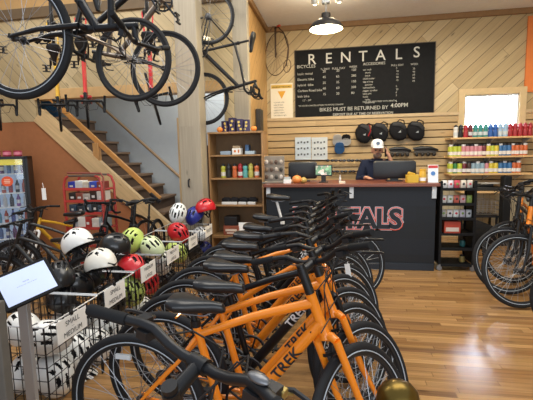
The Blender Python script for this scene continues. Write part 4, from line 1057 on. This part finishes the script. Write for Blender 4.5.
# inside the baskets
inb = [(48, 338, WH, 'white helmet pressed behind the tablet pole in the nearest basket, upper one'), (53, 375, WH, 'white helmet low in the nearest basket behind the kiosk pole'),
       (76, 352, WH, 'white helmet between the sign and the rear wheel in the nearest basket'), (80, 382, WH, 'white helmet at the bottom right of the nearest basket'), (93, 345, WH, 'white helmet at the left of the second basket, below its sign'),
       (108, 325, WH, 'white helmet high in the second basket under the cream helmet'), (101, 367, WH, 'white helmet low in the second basket behind the rear wheel'), (112, 300, BK, 'black helmet near the top of the second basket'),
       (131, 290, GR, 'lime helmet inside the third basket below the sign'), (131, 268, RD, 'red helmet at the left of the third basket'), (148, 280, RD, 'red helmet behind the third size sign'), (140, 310, WH, 'white helmet low in the third basket'),
       (152, 248, '#d8e6b8', 'pale green helmet near the top of the fourth basket'), (160, 262, '#e8ebe6', 'white helmet behind the fourth size sign'), (176, 252, GR, 'lime helmet at the right of the fourth basket'), (165, 278, BK, 'black helmet low in the fourth basket'),
       (178, 233, RD, 'red helmet in the fifth basket under the white helmet'), (190, 250, BK, 'black helmet low in the fifth basket'), (200, 236, '#e8ebee', 'white helmet in the farthest basket behind its sign'), (203, 250, BU, 'dark blue helmet low in the farthest basket')]
for i, (px, py, c_, lab) in enumerate(inb):
    xx = XF-.15
    helmet(hx(px, py, xx), (random.uniform(-40, 40), random.uniform(45, 80) if i % 3 else random.uniform(-20, 30), random.uniform(-30, 30)), c_, lab, .93 if i > 8 else .98)
# darker ones at the back of the baskets
bk = [(122, 340, WH), (92, 322, WH), (26, 372, WH), (24, 330, WH), (92, 275, BK), (75, 285, BK), (60, 300, BK), (60, 278, BK), (140, 262, BK), (66, 322, WH)]
for i, (px, py, c_) in enumerate(bk):
    helmet(hx(px, py, -1.98), (random.uniform(-30, 30), random.uniform(-30, 40), random.uniform(0, 360)), c_, ['white helmet at the right rear of the second basket', 'white helmet at the left rear of the second basket', 'white helmet at the left rear corner of the nearest basket, lower one', 'white helmet at the left rear corner of the nearest basket, upper one', 'black helmet directly under the cream helmet', 'black helmet in the pile between the tablet and the cream helmet', 'black helmet lying beside the tablet screen, lower one', 'black helmet lying beside the tablet screen, upper one', 'black helmet left of the red helmet in the third basket', 'white helmet deep in the nearest basket below the black pile'][i], .95)

# ================================================================== TABLET KIOSK
kp = at(28, 350, Y=1.72)
K = thing('tablet_kiosk', 'white screen tablet on a silver pole stand at the left foreground', 'kiosk', (kp.x, 1.72, 0))
ktop = at(22, 300, Y=1.72).z
part('pole', MB().bx(-.028, .028, -.014, .014, .02, ktop-.0), mat('#b4b6b9', .4, .4), K, bevel=.004)
part('base', MB().bx(-.16, .16, -.16, .16, 0, .02), BLACK, K, bevel=.006)
# screen plane from its four corners, kept at a true rectangle
cen = at(27, 283, Y=1.72)-Vector((kp.x, 1.72, 0))
tl, tr_, br = at(-2, 273, Y=1.66), at(38, 257, Y=1.80), at(59, 290, Y=1.74)
ux_ = (tr_-tl).normalized(); vy_ = (br-tr_); vy_ = (vy_-ux_*vy_.dot(ux_)).normalized(); nz_ = ux_.cross(-vy_).normalized()
Mk = Matrix.Identity(4)
for i in range(3): Mk[i][0] = ux_[i]; Mk[i][1] = -vy_[i]; Mk[i][2] = nz_[i]
Mk.translation = cen
wW, wH = .262, .205
part('tablet_casing', MB().box((0, 0, -.006), (wW, wH, .014)), BLACKM, K, Mk, bevel=.004)
part('screen', MB().box((0, 0, .0015), (wW-.034, wH-.034, .001)), mat('#b4c0e0', .2, emit=.5, coat=.0), K, Mk)
g = MB(); add_text(g, 'WELCOME', .006, Mk @ TR(0, .012, .0024), 'CENTER', .0001); add_text(g, 'please sign the rental waiver to begin here', .0055, Mk @ TR(0, -.004, .0024), 'CENTER', 0)
part('screen_text', g, mat('#5d6478', .8), K, smooth=False)
part('tilt_bracket', MB().tube([(0, 0, ktop-.05), cen+Vector((0, 0, -.02))], .014, 8), BLACK, K)
# grey pedestal corner at the far left
q = at(9, 340, Y=1.30)
tag(part('wooden_pedestal', MB().bx(q.x-.5, q.x, 1.26, 1.30, 0, at(4, 302, Y=1.28).z), mat('#5f5b54', .8, noise=.2), bevel=.004), 'grey wooden pedestal corner at the lower left edge behind the kiosk', 'pedestal')

# ================================================================== LEFT BACKGROUND
fx = at(30, 156, Y=5.0); ftop = fx.z
F = thing('drinks_fridge', 'black glass door drinks fridge with a yellow header against the orange wall', 'fridge', (fx.x-.31, 4.80, 0), R(33))
fw = .33
FM_ = TR(fx.x-.31, 4.80, 0) @ RZ(R(33))
cb = MB().bx(-fw, -fw+.035, 0, .5, 0, ftop).bx(fw-.035, fw, 0, .5, 0, ftop).bx(-fw, fw, 0, .5, ftop-.04, ftop).bx(-fw, fw, 0, .5, 0, .18).bx(-fw, fw, .48, .5, .18, ftop)
part('cabinet', cb, BLACK, F)
part('interior', MB().bx(-fw+.035, fw-.035, .47, .48, .18, ftop-.04).bx(-fw+.035, -fw+.04, .03, .47, .18, ftop-.04).bx(fw-.04, fw-.035, .03, .47, .18, ftop-.04), mat('#b9cbe0', .5, emit=.12), F)
hb_ = part('header_panel', MB().bx(-fw+.035, fw-.035, .0, .03, ftop-.12, ftop-.04), mat('#d8c838', .5, emit=.35), F)
part('door_frame', MB().bx(-fw+.035, -fw+.06, -.02, .0, .15, ftop-.02).bx(fw-.06, fw-.035, -.02, 0, .15, ftop-.02).bx(-fw+.035, fw-.035, -.02, 0, ftop-.04, ftop-.02).bx(-fw+.035, fw-.035, -.02, 0, .15, .19), mat('#17181a', .4), F)
part('glass_door', MB().bx(-fw+.06, fw-.06, -.012, -.008, .19, ftop-.04), mat('#ffffff', .03, trans=1), F)
sz_ = [at(15, y_, Y=5.1).z for y_ in (173, 191.5, 205, 220)] + [.36]
for z_ in sz_: part('shelf', MB().bx(-fw+.042, fw-.042, .04, .46, z_-.012, z_), mat('#d4dadf', .4, emit=.12), F)
fc = ['#5d2a78', '#1f2430', '#2c2f3a', '#c83a2a', '#3b6ab0', '#c94a2a', '#7a3a9a', '#3a5fc0', '#2d4f9c', '#b02a3a', '#d2d8dc', '#48a0c8']
rn = ['top', 'second', 'third', 'fourth', 'lowest']
for r_, z_ in enumerate(sz_):
    for c_ in range(7):
        xq = FM_ @ Vector((-.25+.083*c_, .11, 0)); cc = fc[(r_*5+c_*3+c_) % len(fc)]
        bottle((xq.x, xq.y, z_+.002), cc, '#e8e8e8' if c_ % 2 else '#222', 'drink', 'drink bottle on the %s fridge shelf, %s from the left' % (rn[r_], ORD[c_]), group='drinks in the fridge', s=.86, lab='#d8dde6' if c_ % 2 else cc, name='drink_bottle')
q = FM_ @ Vector((.07, -.016, at(8, 181.5, Y=4.8).z))
stc = thing('round_sticker', 'round orange sticker on the fridge door', 'sticker', (q.x, q.y, q.z), R(33))
part('disc', MB().lathe([(.07, -.002), (.07, .002)], 28, axis='Y'), mat('#e2562c', .5), stc); g = MB()
for i in range(3): g.box((0, -.003, .022-.022*i), (.075-.01*(i != 1), .002, .009))
part('marks', g, mat('#f4d9c0', .6), stc)
for i, px in enumerate((2.5, 14, 24.5)):
    q = FM_ @ Vector((-.05+.13*i, .1, 0))
    t = thing('pink_tin', 'pink and red tin standing on the fridge, %s of three' % ['left', 'middle', 'right'][i], 'tin', (q.x, q.y, ftop+.001), group='tins on the fridge')
    part('can', MB().lathe([(.05, 0), (.052, .004), (.052, .075), (.048, .08), (.0001, .08)], 20), mat('#a82a44', .4), t)
    part('label', MB().lathe([(.0525, .02), (.0525, .06)], 20, caps=False), mat('#e2879a', .5), t)

# red wire rack
a, b = at(63, 176, Y=4.55), at(101, 176, Y=4.55); RWd = b.x-a.x
RKt = thing('red_display_rack', 'red tubular display rack of small goods in front of the orange wall', 'rack', (a.x, 4.55, 0)); rt_ = a.z
REDM = mat('#b03a34', .4, coat=.3)
for x in (0, RWd):
    for y in (0, .4): part('upright', MB().tube([(x, y*.7, 0), (x, y*.7, rt_-.12), (x+(.03 if x == 0 else -.03), y*.7, rt_-.03), (x+(.08 if x == 0 else -.08), y*.7, rt_+.0)], .017, 8), REDM, RKt)
part('header_bar', MB().tube([(.06, 0, rt_), (RWd-.06, 0, rt_)], .014, 8).tube([(.06, .28, rt_), (RWd-.06, .28, rt_)], .014, 8), mat('#74675c', .4, .5), RKt)
part('outer_arch', MB().tube([(RWd+.06, -.05, 0), (RWd+.06, -.05, rt_-.02), (RWd+.03, -.05, rt_+.03), (.1, -.05, rt_+.04)], .011, 8), mat('#8a4a40', .45, .3), RKt)
shz = [at(85, y_, Y=4.55).z for y_ in (190, 202, 214, 229)] + [.35, .12]
for z_ in shz:
    g = MB(); g.tube([(0, 0, z_), (RWd, 0, z_), (RWd, .28, z_), (0, .28, z_)], .011, 6, True)
    for i in range(7): g.tube([(RWd*i/6, 0, z_), (RWd*i/6, .28, z_)], .004, 5)
    g.bx(0, RWd, -.008, -.004, z_, z_+.028)
    part('shelf', g, REDM, RKt)
rc = [['#2f3fae', '#dfe2e0', '#e8e0c8', '#3a56c0', '#8a3a30'], ['#2a2622', '#8a4a3a', '#b8b0a6', '#3c2c28', '#d8d0c8'], ['#34495c', '#2c3138', '#5a6a78', '#22262a', '#445a6a'], ['#b8c0c4', '#e8e4da', '#b03a34', '#e0d8cc', '#8fa0a8'], ['#555', '#888', '#a55', '#774', '#999']]
for r_ in range(4):
    for c_ in range(5):
        x = a.x+RWd*(.12+.19*c_); hh_ = random.uniform(.05, .085)
        t = part('small_box', MB().box((0, 0, hh_*.8), (RWd*.2, .14, hh_*1.6), Matrix.Rotation(random.uniform(-.2, .2), 3, 'Z')), mat(rc[r_][c_], .5), None, TR(x, 4.68, shz[r_]+.012), bevel=.006)
        part('box_label', MB().box((0, -.072, hh_*.6), (RWd*.09, .002, hh_*.4)), mat('#e6e2da', .6), t)
        tag(t, 'small boxed item on the %s shelf of the red rack, %s from the left' % (ORD[r_], ORD[c_]), 'box', 'goods on the red rack')

# parked bicycles at the left
DKF = mat('#17181a', .45, coat=.1); YEL = mat('#d9a72f', .35, coat=.4); WHF = mat('#f2f2f0', .3, coat=.4)
def lmtx(front, heading, s=1.0):
    return TR(front[0], front[1], 0) @ RZ(heading) @ TR(-AX*s, 0, 0) @ Matrix.Scale(s, 4)
f1 = at(-12, 290, Y=2.95)
make_bike('mountain_bicycle', 'dark mountain bicycle with knobby tyres, nearest behind the tablet', 'bicycle', None, lmtx((f1.x-.12, 3.25), R(186), .84), DKF, fork=BLK, knob=True, fat=.028, stripe=False, text=None, saddle_h=.86, bar='flat')
f2 = at(9, 262, Y=3.55)
make_bike('mountain_bicycle', 'dark mountain bicycle with knobby tyres, second behind the tablet', 'bicycle', None, lmtx((f2.x-.1, 3.75), R(190), .88), mat('#1f2023', .4, coat=.1), fork=BLK, knob=True, fat=.028, stripe=False, text=None, saddle_h=1.0, bar='flat')
f3 = at(36, 240, Y=4.1)
make_bike('kids_bicycle', 'small yellow bicycle with a white fork near the drinks fridge', 'bicycle', None, lmtx((f3.x-.05, 4.0), R(252), .84), YEL, fork=WHF, stripe=False, text=None, saddle_h=.8, bar='sweep')
f4 = at(133, 235, Y=3.6)
make_bike('road_bicycle', 'black drop bar bicycle behind the lime helmet, below the stringer', 'bicycle', None, lmtx((-2.72, 4.1), R(262), .9), BLK, stripe=False, text=None, saddle_h=.98, bar='drop', fat=.017)
make_bike('road_bicycle', 'black bicycle with flat bar standing left of the white topmost helmet', 'bicycle', None, lmtx((-2.34, 4.15), R(276), .9), BLK, stripe=False, text=None, saddle_h=1.0, bar='riser')
tg = at(44, 194, Y=3.9)
tag(part('price_tag', MB().box((0, 0, 0), (.05, .003, .13)).tube([(0, 0, .06), (-.03, .03, .12)], .002, 4), PAPER, None, TR(*tg)), 'white price tag hanging by the fridge above the white fork', 'tag')
tg = at(348, 271, Z=.68)
tag(part('price_tag', MB().box((0, 0, 0), (.035, .003, .10), Matrix.Rotation(-.15, 3, 'Y')).tube([(0, 0, .05), (-.01, .01, .09)], .0015, 4), PAPER, None, TR(*tg)), 'white rental tag hanging among the front wheels of the row', 'tag')

# ================================================================== BOOKCASE
bY0, bY1 = 5.22, 5.54
bxl, bxr = at(207.5, 133, Y=bY0).x, at(262.5, 133, Y=bY0).x
btz = at(235, 131.5, Y=bY0).z; bW = bxr-bxl
BC = thing('bookcase', 'wooden bookcase with open shelves beside the counter', 'bookcase', (bxl, bY0, 0))
part('side_panel', MB().bx(0, .022, 0, .32, 0, btz), OAK, BC, bevel=.002); part('side_panel', MB().bx(bW-.022, bW, 0, .32, 0, btz), OAK, BC, bevel=.002)
part('top_panel', MB().bx(-.005, bW+.005, -.005, .32, btz-.025, btz), OAK, BC, bevel=.002); part('back_panel', MB().bx(.02, bW-.02, .305, .32, .05, btz-.02), mat('#7b5f3e', .6, noise=.15), BC)
bz = [at(245, y_, Y=bY0).z for y_ in (154.5, 178, 205, 236)] + [.36, .08]
for z_ in bz: part('shelf', MB().bx(.022, bW-.022, .005, .305, z_-.022, z_), OAK, BC, bevel=.002)
part('kick_board', MB().bx(.022, bW-.022, .02, .035, 0, .06), OAK, BC)
def bX(px): return at(px, 170, Y=bY0+.1).x
# top
for i, (px, hh_) in enumerate(((226, .15), (233, .19), (240.5, .17), (247, .16))):
    t = part('patterned_box', MB().box((0, 0, hh_/2), (.085, .1, hh_), Matrix.Rotation(.15*(i-1.5), 3, 'Z')), mat('#32274e', .5, noise=.2), None, TR(bX(px), bY0+.16, btz+.001), bevel=.004)
    g = MB()
    for k in range(3): g.box((random.uniform(-.02, .02), -.053, hh_*(.2+.28*k)), (.03, .004, .028), Matrix.Rotation(random.uniform(-.8, .8), 3, 'Y'))
    part('yellow_mark', g, mat('#d9c168', .6), t); tag(t, 'purple and yellow patterned box on the bookcase, %s from left' % ORD[i], 'box', 'patterned boxes on the bookcase')
pumpkin((bX(221.5), bY0+.08, btz), .042, '#e08a3a', 'small orange pumpkin at the left end of the bookcase top'); pumpkin((bX(255), bY0+.08, btz), .042, '#e08a3a', 'small orange pumpkin at the right end of the bookcase top')
# shelf 1
for i, (px, w_, h_, c_) in enumerate(((227, .14, .05, '#8fa0b0'), (238, .12, .085, '#e8e6e0'), (238, .10, .03, '#a08a6c'), (246.5, .05, .13, '#4a6a90'), (251, .13, .045, '#a8bac4'))):
    z_ = bz[0]+.001 + (.087 if i == 2 else 0)
    t = part('stock_box', MB().box((0, 0, h_/2), (w_, .12, h_)), mat(c_, .5), None, TR(bX(px), bY0+(.1 if i != 3 else .22), z_), bevel=.004)
    if i == 1: part('printed_mark', MB().lathe([(.016, -.062), (.016, -.0605)], 16, (-.02, 0, .045), 'Y').box((.03, -.061, .045), (.02, .002, .04)), mat('#c8702f', .5), t)
    tag(t, ['stack of pale blue packs at the left of the top bookcase shelf', 'white box with an orange mark on the top bookcase shelf', 'tan box on top of the white box in the bookcase', 'tall blue packet behind the white box in the bookcase', 'pale blue pack at the right of the top bookcase shelf'][i], 'box')
for i, (px, c_, n_) in enumerate(((223.5, '#c8c832', 'lime'), (229, '#26282c', 'black'), (235, '#e2662a', 'orange'), (240.5, '#c3262c', 'red'), (245.5, '#53b8b4', 'turquoise'), (251, '#c9c04a', 'yellow'), (257, '#e2713a', 'orange and white'))):
    bottle((bX(px), bY0+.09, bz[1]+.001), c_, '#222428' if i % 2 == 0 else c_, 'bottle', '%s bottle on the second bookcase shelf, %s from left' % (n_, ORD[i]), group='bottles in the bookcase', s=.93, lab='#ded8cc' if i in (0, 6, 3) else c_)
for i, px in enumerate((225.5, 233.5, 243, 252)):
    t = thing('folded_gloves', 'black and white folded gloves pack on the third bookcase shelf, %s from left' % ORD[i], 'gloves', (bX(px), bY0+.12, bz[2]+.001), random.uniform(-.2, .2), 'glove packs in the bookcase')
    part('glove', MB().loft([(-.06, 0, .06, .04, .02, .03), (-.03, 0, .06, .06, .035, .04), (.03, 0, .06, .06, .03, .04), (.06, 0, .055, .04, .015, .03)], 12), fabric('#1d1c1f'), t)
    part('card', MB().bx(-.055, .055, -.085, -.05, 0, .035), mat('#d8d8d6', .6), t, bevel=.004)
tag(part('black_storage_box', MB().bx(-.09, .09, 0, .2, 0, .12), BLACK, None, TR(bX(230), bY0+.04, bz[3]+.135), bevel=.006), 'black storage box stacked on the red carton, fourth bookcase shelf', 'box')
t = part('red_carton', MB().bx(-.11, .11, 0, .2, 0, .13), mat('#8c4a34', .6, noise=.3), None, TR(bX(230.5), bY0+.03, bz[3]+.002), bevel=.004); tag(t, 'red and brown carton under the black box in the bookcase', 'carton')
part('carton_print', MB().box((0, -.001, .07), (.16, .003, .03)).box((0, -.001, .03), (.12, .003, .02)), mat('#d8c8b8', .6), t)
t = part('white_notice_card', MB().box((0, 0, .09), (.2, .006, .17), Matrix.Rotation(-.12, 3, 'X')), PAPER, None, TR(bX(245), bY0+.05, bz[3]+.002)); tag(t, 'white card leaning on the fourth bookcase shelf', 'card')
part('printed_symbol', MB().ball((0, 0, 0), (.016, .002, .016), 12, 8), mat('#4a5a80', .6), t, TR(0, -.012, .1))

# ================================================================== CANDY CART
c0, c1 = at(440, 181, Y=5.12), at(476, 181, Y=5.12)
CTt = thing('candy_cart', 'black rolling cart of sweets standing at the right end of the counter', 'cart', (c0.x+.02, 5.12, 0)); cW = c1.x-c0.x-.02; cH = c0.z
for x in (0, cW):
    for y in (0, .36): part('upright', MB().bx(x-.014, x+.014, y-.014, y+.014, .07, cH), BLACKM, CTt)
    for y in (.0, .36):
        part('caster', MB().lathe([(.03, -.012), (.033, -.008), (.033, .008), (.03, .012)], 16, (x, y, .034), 'Y').bx(x-.012, x+.012, y-.02, y-.016, .03, .08), mat('#8d9094', .35, .5), CTt)
part('side_panel', MB().bx(cW+.0, cW+.012, 0, .36, .08, cH-.02), BLACKM, CTt)
part('side_panel', MB().bx(-.012, 0, 0, .36, .08, cH-.02), BLACKM, CTt)
cz_ = [at(458, y_, Y=5.12).z for y_ in (189, 204, 218.5, 234, 249, 265)]
for z_ in cz_: part('shelf', MB().bx(0, cW, -.012, .36, z_-.018, z_).bx(0, cW, -.016, -.01, z_-.02, z_+.012), BLACKM, CTt, bevel=.002)
cc_ = [['#e8e6e4', '#d8cfc0', '#e2d8e0', '#c9c4bc', '#c84a5a'], ['#d26a5a', '#e8e2da', '#c9a8a8', '#e0e0dc', '#9ab05a'], ['#c8ccd0', '#e8ece8', '#b8b4ac', '#c8c0cc', '#e4e0e0'], ['#b03a34', '#c0503c']]
for r_ in range(3):
    for c_ in range(5):
        x = c0.x+.02+cW*(.12+.19*c_)
        t = thing('candy_bag', 'small bag of sweets on the %s cart shelf, %s from the left' % (ORD[r_], ORD[c_]), 'candy bag', (x, 5.19, cz_[r_]+.001), group='sweets on the black cart')
        part('bag', MB().loft([(-.03, 0, .05, .012, .05, .048), (-.02, 0, .05, .022, .05, .048), (.02, 0, .05, .022, .05, .048), (.03, 0, .05, .012, .05, .048)], 12), mat(cc_[r_][(c_*2+r_) % 5], .4), t)
        part('bag_label', MB().ball((0, -.022, .055), (.015, .003, .015), 12, 6), mat(['#2a2a2c', '#c8404a', '#7a9a4a'][(c_+r_) % 3], .5), t)
for c_ in range(5):
    x = c0.x+.02+cW*(.12+.19*c_)
    tag(part('gift_box', MB().bx(-.03, .03, -.03, .03, 0, .05+.01*(c_ % 2)), mat(['#c84a4a', '#e8e4dc', '#3a3a3c', '#d8d0b8', '#b8404c'][c_], .5), None, TR(x, 5.30, cz_[0]+.001), bevel=.004), 'little gift box in the back row on top of the cart, %s from the left' % ORD[c_], 'box', 'gift boxes on the cart')
t = part('sweet_carton', MB().bx(0, .19, 0, .15, 0, .15), mat('#b8452f', .5, noise=.2), None, TR(c0.x+.07, 5.14, cz_[3]+.001), bevel=.005); tag(t, 'red carton on the fourth shelf of the black cart', 'carton')
part('carton_print', MB().box((.095, -.001, .05), (.15, .003, .05)), mat('#e0cfc0', .5), t)
for r_, px, c_ in ((4, 462, '#4a8a88'), (5, 462, '#c9b06a')):
    q = at(px, 240, Y=5.3); t = thing('small_jar', '%s jar on the %s shelf of the black cart' % (['teal', 'amber'][r_-4], ['fifth', 'bottom'][r_-4]), 'jar', (q.x, 5.28, cz_[r_]+.001))
    part('body', MB().lathe([(.03, 0), (.033, .01), (.033, .06), (.025, .075)], 16), mat(c_, .3), t); part('lid', MB().lathe([(.027, .075), (.027, .09), (.0001, .092)], 16), BLACK, t)

# ================================================================== PERSON
def person():
    hc = at(377, 151, Y=5.98); X0, Y0 = hc.x, 5.98; hz = hc.z
    root = thing('person', 'person in navy jacket and white cap on the phone behind the counter', 'person', (X0, Y0, 0))
    sh = hz-.185
    def skin(verts, edges, rad, rootv=0, sub=2):
        me = bpy.data.meshes.new('sk'); me.from_pydata(verts, edges, []); o = bpy.data.objects.new('sk', me); COL.objects.link(o)
        o.modifiers.new('s', 'SKIN').use_smooth_shade = True
        for i, r_ in enumerate(rad): me.skin_vertices[0].data[i].radius = r_ if isinstance(r_, tuple) else (r_, r_)
        me.skin_vertices[0].data[rootv].use_root = True
        o.modifiers.new('u', 'SUBSURF').levels = sub; o.modifiers['u'].render_levels = sub
        dg = bpy.context.evaluated_depsgraph_get(); dg.update(); r = bpy.data.meshes.new_from_object(o.evaluated_get(dg))
        v = [tuple(x.co) for x in r.vertices]; f = [tuple(p.vertices) for p in r.polygons]
        bpy.data.objects.remove(o); return v, f
    # pelvis, spine, chest, neck, head ; arms ; legs.  Person faces -Y
    V = [(0, .02, .93), (0, .02, 1.08), (0, .0, sh-.06), (0, -.02, sh+.06), (0, -.035, hz-.05), (0, -.035, hz+.02)]
    E_ = [(0, 1), (1, 2), (2, 3), (3, 4), (4, 5)]
    Rd = [(.15, .11), (.135, .1), (.16, .105), .052, .058, .07]
    def add(pts, rads, frm):
        for p, r_ in zip(pts, rads): V.append(p); Rd.append(r_); E_.append((frm, len(V)-1)); frm = len(V)-1
        return frm
    # left arm (image right): raised to the ear
    wrL = (.165, -.12, hz-.10)
    a1 = add([(.17, -.0, sh), (.27, -.04, sh-.22), wrL, (.135, -.115, hz-.045)], [.06, .045, .028, (.034, .018)], 2)
    for k, (dx, dy, l_) in enumerate(((-.012, -.03, .068), (-.004, -.012, .078), (0, .008, .074), (.0, .026, .06))):
        bx_, by_, bz_ = .13+dx*.6, -.115+dy*.9, hz-.01
        add([(bx_, by_, bz_), (bx_-.008, by_, bz_+l_*.5), (bx_-.03, by_+.004, bz_+l_*.85)], [.011, .009, .0075], a1)
    add([(.125, -.145, hz-.05), (.105, -.16, hz-.02)], [.012, .009], a1)
    # right arm: resting forward on the desk
    wrR = (-.16, -.30, 1.13)
    a2 = add([(-.17, 0, sh), (-.25, -.06, sh-.24), wrR, (-.135, -.37, 1.115)], [.06, .045, .028, (.018, .034)], 2)
    for k, (dx, l_) in enumerate(((-.03, .06), (-.01, .075), (.01, .07), (.028, .055))):
        add([(-.13+dx, -.405, 1.118), (-.125+dx, -.405-l_*.5, 1.122), (-.122+dx, -.405-l_*.9, 1.108)], [.011, .009, .0075], a2)
    add([(-.095, -.36, 1.112), (-.075, -.39, 1.108)], [.012, .009], a2)
    for s_ in (-1, 1):
        add([(s_*.095, .02, .88), (s_*.1, .01, .50), (s_*.1, .03, .09), (s_*.1, -.10, .05)], [.085, .055, .04, .035], 0)
    bv, bf = skin(V, E_, Rd)
    mb = MB(); mb.add(bv, bf)
    # head volume: skull, jaw, nose, brow, ears
    hy = -.04
    mb.ball((0, hy+.01, hz+.035), (.076, .096, .095), 24, 18); mb.ball((0, hy-.02, hz-.035), (.058, .07, .075), 20, 14)
    mb.ball((0, hy-.1, hz-.008), (.013, .022, .024), 12, 10); mb.ball((0, hy-.075, hz+.028), (.05, .02, .012), 12, 8); mb.ball((0, hy-.088, hz-.052), (.024, .01, .008), 12, 8)
    for s_ in (-1, 1): mb.ball((s_*.078, hy+.015, hz+.0), (.010, .022, .032), 12, 10)
    me0 = bpy.data.meshes.new('body'); me0.from_pydata(mb.v, [], mb.f); o = bpy.data.objects.new('b', me0); COL.objects.link(o)
    rm = o.modifiers.new('r', 'REMESH'); rm.mode = 'VOXEL'; rm.voxel_size = .009; rm.use_smooth_shade = True
    sm = o.modifiers.new('m', 'SMOOTH'); sm.iterations = 3; sm.factor = .5
    dg = bpy.context.evaluated_depsgraph_get(); dg.update(); me = bpy.data.meshes.new_from_object(o.evaluated_get(dg)); bpy.data.objects.remove(o)
    me.materials.clear(); me.materials.append(mat('#b98a72', .55)); me.name = 'body'
    for p in me.polygons: p.use_smooth = True
    link('body', me, root)
    # jacket
    J = [(0, .02, .90), (0, .02, 1.08), (0, .0, sh-.05), (0, -.02, sh+.045)]; je = [(0, 1), (1, 2), (2, 3)]; jr = [(.185, .135), (.165, .125), (.185, .125), (.075, .07)]
    J += [(.175, 0, sh), (.275, -.04, sh-.225), (.185, -.112, hz-.155)]; je += [(2, 4), (4, 5), (5, 6)]; jr += [.085, .065, .045]
    J += [(-.175, 0, sh), (-.255, -.06, sh-.245), (-.175, -.26, 1.135)]; je += [(2, 7), (7, 8), (8, 9)]; jr += [.085, .065, .045]
    v, f = skin(J, je, jr); m_ = MB(); m_.add(v, f); part('jacket', m_, fabric('#1d2438', .85), root)
    part('jacket_collar', MB().lathe([(.075, 0), (.082, .02), (.075, .045), (.062, .04)], 20, (0, -.02, sh+.035), caps=False), fabric('#171c2c'), root)
    T_ = [(0, .02, .93)]; te = []; tr2 = [(.16, .12)]
    for s_ in (-1, 1):
        n0 = len(T_); T_ += [(s_*.095, .02, .86), (s_*.1, .01, .50), (s_*.1, .03, .10)]; te += [(0, n0), (n0, n0+1), (n0+1, n0+2)]; tr2 += [.105, .075, .06]
    v, f = skin(T_, te, tr2); m_ = MB(); m_.add(v, f); part('trousers', m_, fabric('#30343c'), root)
    for s_ in (-1, 1): part('shoe', MB().loft([(-.12, 0, .05, .03, .03, .049), (-.08, 0, .05, .045, .05, .049), (.02, 0, .045, .045, .04, .044), (.1, 0, .03, .04, .025, .029), (.13, 0, .025, .02, .012, .024)], 14), mat('#222', .6) if False else BLACKM, root, TR(s_*.1, -.03, 0) @ RZ(-PI/2))
    # beard, eyes, hair
    bd_m = MB().ball((0, hy-.03, hz-.062), (.060, .068, .052), 20, 12).ball((0, hy-.092, hz-.036), (.03, .01, .007), 12, 8)
    part('beard', bd_m, fabric('#6f6058'), root)
    part('hair', MB().ball((0, hy+.022, hz+.028), (.081, .092, .078), 20, 12), fabric('#7a6a60'), root)
    for s_ in (-1, 1): part('eye', MB().ball((s_*.03, hy-.083, hz+.008), (.012, .008, .007), 10, 8), mat('#2a2422', .2), root)
    part('mouth', MB().ball((0, hy-.098, hz-.052), (.02, .005, .005), 10, 6), mat('#8a4a44', .5), root)
    # cap
    cp = TR(0, hy+.012, hz+.066) @ RX(R(3))
    crn = part('cap', MB().lathe([(.089, -.01), (.092, .02), (.086, .06), (.062, .09), (.03, .104), (.0001, .107)], 28), fabric('#e9e9ea', .85), root, cp @ Matrix.Diagonal((.96, 1.12, 1, 1)))
    part('cap_brim', MB().prism([(-.075, -.06), (.075, -.06), (.078, -.11), (.055, -.155), (0, -.17), (-.055, -.155), (-.078, -.11)], -.004, .004, 'XY'), fabric('#dcdcde'), crn, RX(R(4)) @ TR(0, -.02, 0), bevel=.003)
    part('cap_badge', MB().lathe([(.027, -.006), (.027, .0)], 20, axis='Y'), mat('#43546e', .6), crn, TR(0, -.090, .045) @ RX(R(-16)))
    # phone
    ph = thing('phone', 'dark mobile phone held against the ear by the person', 'phone', mtx=TR(X0+.108, Y0-.11, hz-.01) @ RZ(.25) @ RX(-.1))
    part('phone_body', MB().bx(-.005, .005, -.035, .035, -.07, .07), mat('#26282c', .3), ph, bevel=.003)
person()
